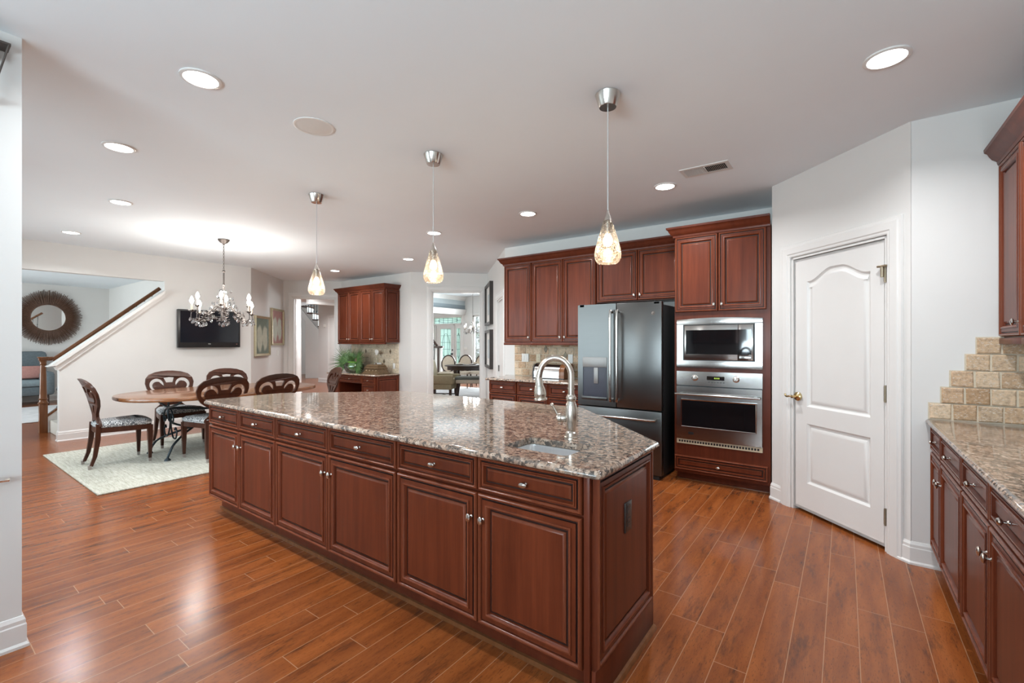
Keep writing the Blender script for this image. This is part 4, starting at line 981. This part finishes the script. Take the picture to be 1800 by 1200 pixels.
# ------------------------------------------------------------------ stair and family room beyond the left opening
SL = .875
r = thing('staircase', 'carpeted stair with white stringer behind the sloping half wall', 'stairs', (0, 0, 0))
for i in range(7):
    y = 1.45+i*.217; z = .19*(i+1); b = MB(); b.box(-9.80, -8.885, y, y+.26, z-.19, z, 0, .012); b.build('step', 'carpet_light', r)
MB(MX).prism([(1.43, 0), (1.43, .24), (3.0, .24+1.57*SL), (3.0, 1.0), (1.9, 0)], -9.86, -9.802).build('stringer', 'trim_white', r, 0)
r = thing('stair_railing', 'oak newel post and handrail with black iron balusters on the stair', 'railing', (-9.83, 1.385, 0))
MB().box(-.045, .045, -.045, .045, 0, .44, 0, .004).lathe([(.058, .44), (.062, .455), (.046, .475), (.044, .50), (.055, .515), (.044, .53), (.042, .60), (.032, 1.02), (.030, 1.03), (.040, 1.045), (.036, 1.06), (.046, 1.10)], seg=16).box(-.05, .05, -.05, .05, 1.10, 1.14, 0, .006).box(-.06, .06, -.06, .06, 1.135, 1.155, 0, .006).build('newel', 'oak_rail', r, 35)
rail = spline([(0, 0, 1.125), (0, .10, 1.125), (0, .17, 1.16), (0, .8, 1.16+.63*.91), (0, 1.46, 1.16+1.29*.91)], 5)
MB().tube(rail, .031, 8).build('handrail', 'oak_rail', r, 50)
MB(MX @ Matrix.Translation((0, 0, 0))).prism([(.045, .24), (.045, .275), (1.6, .275+1.555*SL), (1.6, .24+1.555*SL)], -.035, .035).build('shoe_rail', 'oak_rail', r, 0)
for i in range(12):
    y = .16+i*.108; z0 = .27+(y-.045)*SL; z1 = 1.15+(y-.17)*.91; zm = (z0+z1)/2; b = MB(); b.tube([(0, y, z0), (0, y, z1)], .007, 6)
    if i % 2 == 0: b.lathe([(.008, -.035), (.020, -.012), (.020, .012), (.008, .035)], (0, y, zm-.1), 8)
    else:
        for q in (-.2, -.1, 0, .1): b.lathe([(.008, -.02), (.015, 0), (.008, .02)], (0, y, zm+q), 8)
    b.lathe([(.018, 0), (.018, .02), (.008, .035)], (0, y, z0-.01), 8); b.build('baluster', 'iron', r)

r = thing('sunburst_mirror', 'round mirror framed by a burst of dark brown sticks', 'mirror', (-15.19, 2.225, 1.958), 90)
MB().lathe([(.305, .0), (.305, .03), (0, .031)], seg=48, axis='y').build('glass', 'mirror_glass', r); random.seed(5); b = MB()
for i in range(230):
    a = 2*PI*i/230; q = random.uniform(.545, .60); h = random.uniform(.02, .05); b.tube([(.29*math.cos(a), -.03, .30*math.sin(a)), (q*math.cos(a), -h, (q+.06)*math.sin(a))], [.0085, .0045], 4)
b.lathe([(.288, .02), (.292, .042), (.312, .040), (.32, .0)], seg=64, axis='y', cap0=False, cap1=False, sy=1.04); b.build('stick_frame', 'sticks_dark', r)
r = thing('sofa', 'blue grey upholstered sofa below the sunburst mirror', 'sofa', (-14.75, 1.35, 0), 90)
b = MB(); b.box(-1.0, .82, -.38, .36, .20, .40, 0, .03); b.build('base', 'sofa_blue', r); b = MB(); b.box(-1.0, .82, .16, .40, .3, 1.17, 0, .08); b.build('backrest', 'sofa_blue', r)
b = MB(); b.box(-.98, .66, -.42, .2, .40, .55, 0, .05); b.build('seat_cushion', 'sofa_cushion', r); b = MB(); b.box(.64, .86, -.42, .38, .2, .72, 0, .06); b.build('armrest', 'sofa_blue', r)
for x in (-.9, .75):
    for y in (-.34, .3): MB().box(x-.025, x+.025, y-.025, y+.025, 0, .21).build('leg', 'espresso', r, 0)
b = MB(Matrix.Translation((-14.66, 1.76, .70)) @ rotz(math.radians(90)) @ Matrix.Rotation(math.radians(-12), 4, 'X')); b.box(-.30, .30, -.09, .05, -.145, .145, 0, .05); put('pillow', b, 'pillow_pink', 'salmon pink pillow on the blue grey sofa', 'pillow')
put('family_rug', MB().box(-13.9, -11.2, -.8, 2.7, .001, .014, 0, .004), 'living_rug', 'pale grey rug on the floor in front of the sofa', 'rug')

# ------------------------------------------------------------------ hall and foyer beyond the far doorway
r = thing('column', 'white round column in the hall beyond the far doorway', 'column', (-11.14, 6.10, 0)); r.scale = (.8, .8, 1); b = MB()
MB().lathe([(.095, .16), (.093, 1.0), (.080, 2.52), (.090, 2.535), (.085, 2.55)], seg=28).build('shaft', 'trim_white', r); MB().box(-.125, .125, -.125, .125, 0, .08, 0, .004).lathe([(.12, .08), (.125, .10), (.105, .13), (.11, .15), (.095, .165)], seg=28).build('plinth', 'trim_white', r); MB().lathe([(.085, 2.55), (.12, 2.60), (.12, 2.62)], seg=28).box(-.125, .125, -.125, .125, 2.62, 2.742).build('capital', 'trim_white', r)
# foyer stair: a descending stringer with treads and balusters, square to the far doorway
fa, fb = at(524, 17.5), at(575, 17.5); r = thing('foyer_stair', 'open stair with white scrolled stringer and iron balusters beyond the hall', 'stairs', (fa.x, fa.y, 0), 45)
L = 1.15
b = MB(Matrix(((1, 0, 0, 0), (0, 0, 1, 0), (0, 1, 0, 0), (0, 0, 0, 1)))); b.prism([(.26, 0), (L, 0), (L, 1.30), (.26, 2.38)], .02, .12); b.build('under_wall', 'trim_white', r, 0)
b = MB(Matrix(((1, 0, 0, 0), (0, 0, 1, 0), (0, 1, 0, 0), (0, 0, 0, 1)))); b.prism([(-.05, 2.55), (L, 1.22), (L, 1.52), (.62, 2.02), (-.05, 2.88)], 0, .14); b.build('stringer', 'trim_white', r, 0)
for i in range(5):
    x = .12+i*.2; z = 2.78-i*.255; MB().box(x, x+.22, -.03, .9, z-.04, z).build('tread', 'chair_wood', r, 0); MB().box(x+.19, x+.21, 0, .9, z-.255, z-.03).build('riser', 'trim_white', r, 0)
    for q in (.05, .15):
        b = MB(); b.tube([(x+q, .05, z), (x+q, .05, z+.85)], .011, 6); b.lathe([(.012, -.05), (.03, 0), (.012, .05)], (x+q, .05, z+.3), 8); b.build('baluster', 'iron', r)
q = MB(); q.box(-14.56, -14.46, 8.868, 8.90, 1.90, 2.0, 0, .006); put('thermostat', q, 'white_plastic', 'white thermostat box on the hall wall beyond the far doorway', 'thermostat')
b = MB(frame(-14.9, 8.9, 0)); b.sweep([(1.6, 0), (1.6, 2.22), (.66, 2.22), (.66, 0)], CASP, 'xz'); b.box(.66, 1.6, -.004, 0, 0, 2.22); struct(b.build('door_3', 'trim_white', smooth=0))

# ------------------------------------------------------------------ dining room and front door beyond the doorway
MXY = Matrix.Identity(4)
b = MB(); b.box(-11.12, -11.0, 6.3, 12.2, 2.36, 3.0); struct(b.build('wall_dining_header', 'wall_paint', smooth=0))
b = MB(); b.sweep([(-11.0, 6.3), (-11.0, 12.19)], [(0, 2.36), (.02, 2.36), (.03, 2.42), (.05, 2.47), (.08, 2.53), (.08, 2.55), (0, 2.55)]); b.sweep([(-11.0, 6.3), (-11.0, 12.19)], [(0, 2.86), (.02, 2.86), (.04, 2.92), (.09, 2.97), (.10, 3.0), (0, 3.0)]); struct(b.build('trim_6', 'trim_white', smooth=0))
b = MB(); b.box(-11.0, -10.985, 6.3, 12.19, 2.55, 2.70); b.build('tray_band', 'tray_blue', smooth=0)['kind'] = 'structure'
b = MB(); b.box(-11.0, -10.99, 6.3, 12.19, 2.70, 2.86); b.build('tray_band', 'tray_light', smooth=0)['kind'] = 'structure'
# front door unit on the wall y = 12.2
r = thing('front_door', 'white front door with leaded glass, sidelights and transom', 'door', (-12.6, 12.2, 0), 0); r['kind'] = 'structure'; r.name = 'door_4'
b = MB(); b.sweep([(1.44, 0), (1.44, 2.32), (0, 2.32), (0, 0)], CASP, 'xz'); b.box(0, .03, -.01, .1, 0, 2.32); b.box(1.41, 1.44, -.01, .1, 0, 2.32); b.box(0, 1.44, -.01, .1, 2.02, 2.075); b.box(0, 1.44, -.01, .1, 2.29, 2.32); b.box(.09, .13, -.01, .1, 0, 2.05); b.box(1.04, 1.09, -.01, .1, 0, 2.05)
b.prism([(1.09, .02), (1.41, .02), (1.41, .06), (1.09, .06)], 0, .58); b.build('door_frame', 'trim_white', r, 0)
b = MB(Matrix(((1, 0, 0, 0), (0, 0, 1, 0), (0, 1, 0, 0), (0, 0, 0, 1)))); b.prism([(.13, 0), (1.04, 0), (1.04, 2.02), (.13, 2.02)], .02, .065, 0, [[(.35, .62), (.35, 1.88), (.89, 1.88), (.89, .62)]]); b.prism([(1.09, .56), (1.41, .56), (1.41, 2.02), (1.09, 2.02)], .02, .065, 0, [[(1.17, .62), (1.17, 1.89), (1.35, 1.89), (1.35, .62)]]); b.build('slab', 'trim_white', r, 0)
for x0, x1, z0, z1 in ((.36, .88, .62, 1.88), (1.17, 1.35, .62, 1.89), (.05, 1.41, 2.08, 2.29)):
    g = MB(); g.box(x0-.015, x1+.015, .036, .042, z0-.01, z1+.01); g = g.build('leaded_pane', 'leaded_glass', r, 0); b = MB()
    n, m = (3, 5) if x1-x0 > .3 and z1-z0 > 1 else ((2, 5) if z1-z0 > 1 else (6, 2))
    for i in range(1, n): q = x0+(x1-x0)*i/n; b.box(q-.005, q+.005, .030, .036, z0, z1)
    for i in range(1, m): q = z0+(z1-z0)*i/m; b.box(x0, x1, .030, .036, q-.005, q+.005)
    cx_, cz = (x0+x1)/2, (z0+z1)/2; b.tube([(cx_+(x1-x0)*.36*math.cos(a*.3), .033, cz+(z1-z0)*.36*math.sin(a*.3)) for a in range(22)], .006, 5); b.build('leading', 'iron', g, 0)
b = MB(); b.lathe([(.03, -.02), (.03, -.01), (.012, -.005), (.012, .03), (.03, .04), (.03, .06), (0, .065)], (.975, 0, .955), 14, 'y'); b.build('door_knob', 'iron', r); b = MB(); b.lathe([(.028, -.02), (.028, .0), (0, .01)], (.975, 0, 1.10), 14, 'y'); b.build('deadbolt', 'iron', r)
wall_plate('white switch plate on the wall between the front door and the dining window', -10.95, 12.19, 1.166, 0, .16, 'switch', cat='switch')
# dining furniture
put('dining_rug', MB().box(-10.4, -6.6, 7.6, 10.45, .001, .014, 0, .004), 'living_rug', 'pale rug under the formal dining table', 'rug')
p = at(779, 11.2); r = thing('armchair', 'olive beige upholstered armchair with dark legs beyond the doorway', 'armchair', (p.x, p.y, .0145), 118)
MB().box(-.33, .33, -.30, .30, .23, .37, 0, .03).build('seat_base', 'beige_fabric', r); MB().box(-.25, .25, -.33, .24, .36, .48, 0, .04).build('seat_cushion', 'beige_fabric', r)
b = MB(); b.loft([[(-.33, y0, z), (.33, y0, z), (.33, y1, z), (-.33, y1, z)] for y0, y1, z in ((.20, .36, .23), (.22, .40, .5), (.30, .45, .85), (.34, .44, .92))]); b.build('backrest', 'beige_fabric', r, 40)
for s in (-1, 1): MB().box(s*.30-.05, s*.30+.05, -.34, .26, .36, .575, 0, .03).build('armrest', 'beige_fabric', r)
for x in (-.27, .27):
    for y in (-.26, .30): MB().box(x-.028, x+.028, y-.028, y+.028, 0, .24).build('leg', 'espresso', r, 0)
MB().box(-.26, .26, -.012, .012, .06, .085).box(-.28, -.255, -.26, .3, .06, .085).box(.255, .28, -.26, .3, .06, .085).build('stretcher', 'espresso', r, 0)
p = at(843, 12.45); r = thing('dining_table', 'dark wood dining table set with plates, beyond the doorway', 'table', (p.x, p.y, .0145), 36)
o2 = [(.95*math.copysign(abs(math.cos(a))**.8, math.cos(a)), .55*math.copysign(abs(math.sin(a))**.8, math.sin(a))) for a in [2*PI*i/40 for i in range(40)]]
MB().loft([[(x, y, z) for x, y in inset(o2, d)] for d, z in ((.01, .715), (0, .72), (0, .74), (.01, .745))]).build('tabletop', 'espresso', r, 35); MB().loft([[(x, y, z) for x, y in inset(o2, .07)] for z in (.62, .716)]).build('apron', 'espresso', r, 35)
for x in (-.62, .62):
    for y in (-.30, .30): MB().loft([[(x-q, y-q, z), (x+q, y-q, z), (x+q, y+q, z), (x-q, y+q, z)] for q, z in ((.028, 0), (.048, .66))]).build('leg', 'espresso', r, 0)
for i, (u, v_, l) in enumerate(((-.55, .10, 'plate setting on the left end of the dark dining table'), (-.15, .28, 'plate setting on the far side of the dark dining table'), (.05, -.25, 'plate setting on the near side of the dark dining table'))):
    c, s = math.cos(math.radians(36)), math.sin(math.radians(36)); q = thing('dinner_plate', l, 'plate', (p.x+u*c-v_*s, p.y+u*s+v_*c, .760), 0, 'plates on the dining table')
    MB().lathe([(.17, 0), (.17, .006), (0, .007)], seg=24).build('charger', 'espresso', q); MB().lathe([(.07, .007), (.12, .020), (.125, .024), (.06, .014), (0, .013)], seg=24).build('plate', 'porcelain', q); MB().loft([[(x*a, y*a*.5, z) for x, y in ((-.06, -.06), (.06, -.06), (.06, .06), (-.06, .06))] for a, z in ((1, .022), (1, .03), (.3, .07))]).build('napkin', 'cream_fabric', q)
def oval_chair():
    r = thing('oval_back_chair', '', 'chair', (0, 0, .0145), 0, 'oval back chairs behind the dining table')
    fn = lambda x, z, t: (x, .22+.14*z+t, .72+z); E = [(.22*math.cos(a), .27*math.sin(a)) for a in [2*PI*i/32 for i in range(32)]]; I = [(.182*math.cos(a), .23*math.sin(a)) for a in [2*PI*i/32 for i in range(32)]]
    MB().shape([E, I[::-1]], fn, .035).build('back_frame', 'espresso', r, 40); MB().shape([I], fn, .03).build('backrest', 'cream_fabric', r, 40)
    MB().box(-.215, .215, -.25, .22, .40, .49, 0, .03).build('seat', 'cream_fabric', r)
    for s in (-1, 1):
        MB().tube([(s*.15, .21, .50), (s*.16, .20, .46), (s*.19, .22, .2), (s*.2, .26, 0)], [.02, .02, .018, .014], 8).build('leg', 'espresso', r); MB().tube([(s*.21, -.21, .42), (s*.21, -.21, 0)], [.025, .014], 8).build('leg', 'espresso', r)
    return r
oc = oval_chair()
for i, (px_, w_, a, l) in enumerate(((785, 13.5, 30, 'oval back dining chair nearest the front door'), (814, 13.75, 22, 'middle oval back dining chair in front of the sidelight'), (843, 13.95, 20, 'oval back dining chair below the bright window, cut by the door jamb'))):
    c = oc if i == 0 else dup(oc); p = at(px_, w_); c.location = (p.x, p.y, .0145); c.rotation_euler = (0, 0, math.radians(a)); c['label'] = l
p = at(832, 11.25); r = thing('bench', 'upholstered bench with grey top and splayed dark legs at the dining table', 'bench', (p.x, p.y, .0145), 36)
MB().box(-.42, .42, -.2, .2, .36, .46, 0, .03).build('seat', 'cream_fabric', r); MB().box(-.44, .44, -.21, .21, .45, .52, 0, .03).build('cushion', 'bench_grey', r)
for x in (-.36, .36):
    for y in (-.15, .15): MB().tube([(x, y, .38), (x*1.12, y*1.1, .005)], [.03, .02], 8).build('leg', 'espresso', r)
c_ = chandelier('small candle chandelier glowing in the dining room window', (*at(831, 11.6), 2.30), .62, 8, 6, drop=False)
MB().tube([(0, 0, -.42), (0, 0, 1.10)], .006, 6).build('chain', 'pewter', c_); MB().lathe([(.10, 1.129), (.10, 1.11), (.03, 1.05), (0, 1.04)], seg=16).build('ceiling_canopy', 'pewter', c_)
p = at(771.5, 14.6); r = thing('foyer_newel', 'dark capped newel post with sloping rail beside the front door', 'railing', (p.x, p.y, 0), 36)
MB().box(-.10, .10, -.10, .10, 0, 1.20, 0, .005).build('newel', 'trim_white', r); MB().box(-.15, .15, -.15, .15, 1.20, 1.26, 0, .01).box(-.035, .035, -.12, -.1, .1, 1.2).build('newel_cap', 'espresso', r); MB().tube([(-.05, 0, 1.26), (-.45, 0, 1.75), (-1.2, 0, 2.5)], .04, 8).build('handrail', 'espresso', r)
for i in range(5): MB().tube([(-.16-i*.11, 0, .2), (-.16-i*.11, 0, 1.38+i*.12)], .012, 6).build('baluster', 'iron', r)
p = at(754, 15.9); r = thing('sconce', 'candle wall sconce glowing beside the front door', 'wall lamp', (-12.78, 12.2, 1.62), 0)
MB().box(-.05, .05, -.02, 0, -.1, .15, 0, .004).build('back_plate', 'bronze', r); MB().tube(spline([(0, -.02, 0), (0, -.10, -.03), (0, -.12, .02)], 4), .008, 6).build('arm', 'bronze', r); MB().lathe([(.02, .02), (.03, .05), (.02, .10), (0, .16)], (0, -.12, 0), 12).build('bulb', 'bulb_warm', r)

# ------------------------------------------------------------------ fittings on the near wall at the photo's left edge
r = thing('near_lantern', 'dark metal wall lantern at the top left photo edge', 'wall lamp', (-3.0, .235, 2.60), 90)
MB().box(-.06, .02, -.012, 0, -.05, .05, 0, .003).build('back_plate', 'pewter', r)
b = MB(); b.loft([[(-.085, -.085, .055), (.078, -.085, .055), (.078, -.0, .055), (-.085, -.0, .055)], [(-.085, -.085, .064), (.078, -.085, .064), (.078, -.0, .064), (-.085, -.0, .064)]])
for x, x2 in ((-.08, -.03), (.073, .02)):
    for y in (-.082, -.016): b.tube([(x, y, .06), (x2, -.05, -.19)], .0038, 6)
b.box(-.032, .024, -.07, -.03, -.20, -.185); b.build('lantern_frame', 'pewter', r, 30)
MB().lathe([(.02, .055), (.02, .02), (.03, .0), (0, -.02)], (0, -.045, 0), 12).build('socket', 'pewter', r)
r = thing('lever_handle', 'chrome lever handle on the near wall at the left photo edge', 'handle', (-3.0, .22, .772), 90)
MB().lathe([(.026, 0), (.026, .006), (.010, .010), (.009, .04), (0, .04)], seg=16, axis='y').build('rose', 'chrome', r); MB().tube(spline([(0, -.035, 0), (.03, -.045, .004), (.06, -.042, .0), (.090, -.034, -.004)], 4), [.012]*13, 10).build('lever', 'chrome', r)

# ------------------------------------------------------------------ greenery outside the windows
def tree(label, x, y, z, rx, rz, n):
    random.seed(int(abs(x*7+y))); b = MB()
    for i in range(n):
        a, c = random.uniform(0, 2*PI), random.uniform(-1, 1); q = random.uniform(.45, 1)**.5; s = math.sqrt(1-c*c); P = Vector((x+rx*q*s*math.cos(a), y+rx*.6*q*s*math.sin(a), z+rz*q*c)); u = Vector((random.gauss(0, 1), random.gauss(0, 1), random.gauss(0, 1))).normalized(); v = u.cross(Vector((.3, .5, 1))).normalized(); k = random.uniform(.09, .2)
        b._add([tuple(P-u*k), tuple(P+v*k*.5), tuple(P+u*k), tuple(P-v*k*.5)], [(0, 1, 2, 3)])
    r = thing('garden_tree', label, 'tree', (0, 0, 0)); b.build('foliage', 'tree_leaf', r, 0)['kind'] = 'stuff'; MB().tube([(x, y, -.3), (x, y, z)], .12, 8).build('tree_trunk', 'chair_wood', r)
tree('leafy green tree outside the dining room window', -13.0, 16.4, 1.7, 2.6, 2.0, 2200)
tree('leafy tree outside the kitchen window behind the camera', -1.2, -6.2, 1.7, 3.2, 2.2, 3000)
struct(MB().box(-40, 25, -25, 32, -.5, -.3).build('ground', 'tree_leaf', smooth=0))
# cabinets on the wall behind the camera, mirrored in the oven glass
upper_unit('cherry wall cabinet behind the camera, mirrored in the microwave door', (-2.0, -2.27, 0), 180, .95, .32, 1.372, 2.412, [(.003, .475, 'r'), (.475, .947, 'l')], 'cabinets behind the camera', [(0, -.02), (.95, -.02)])
base_unit('cherry base cabinet behind the camera', (-2.0, -1.99, 0), 180, .95, .60, [(.004, .475, 'r'), (.475, .946, 'l')], 'cabinets behind the camera')
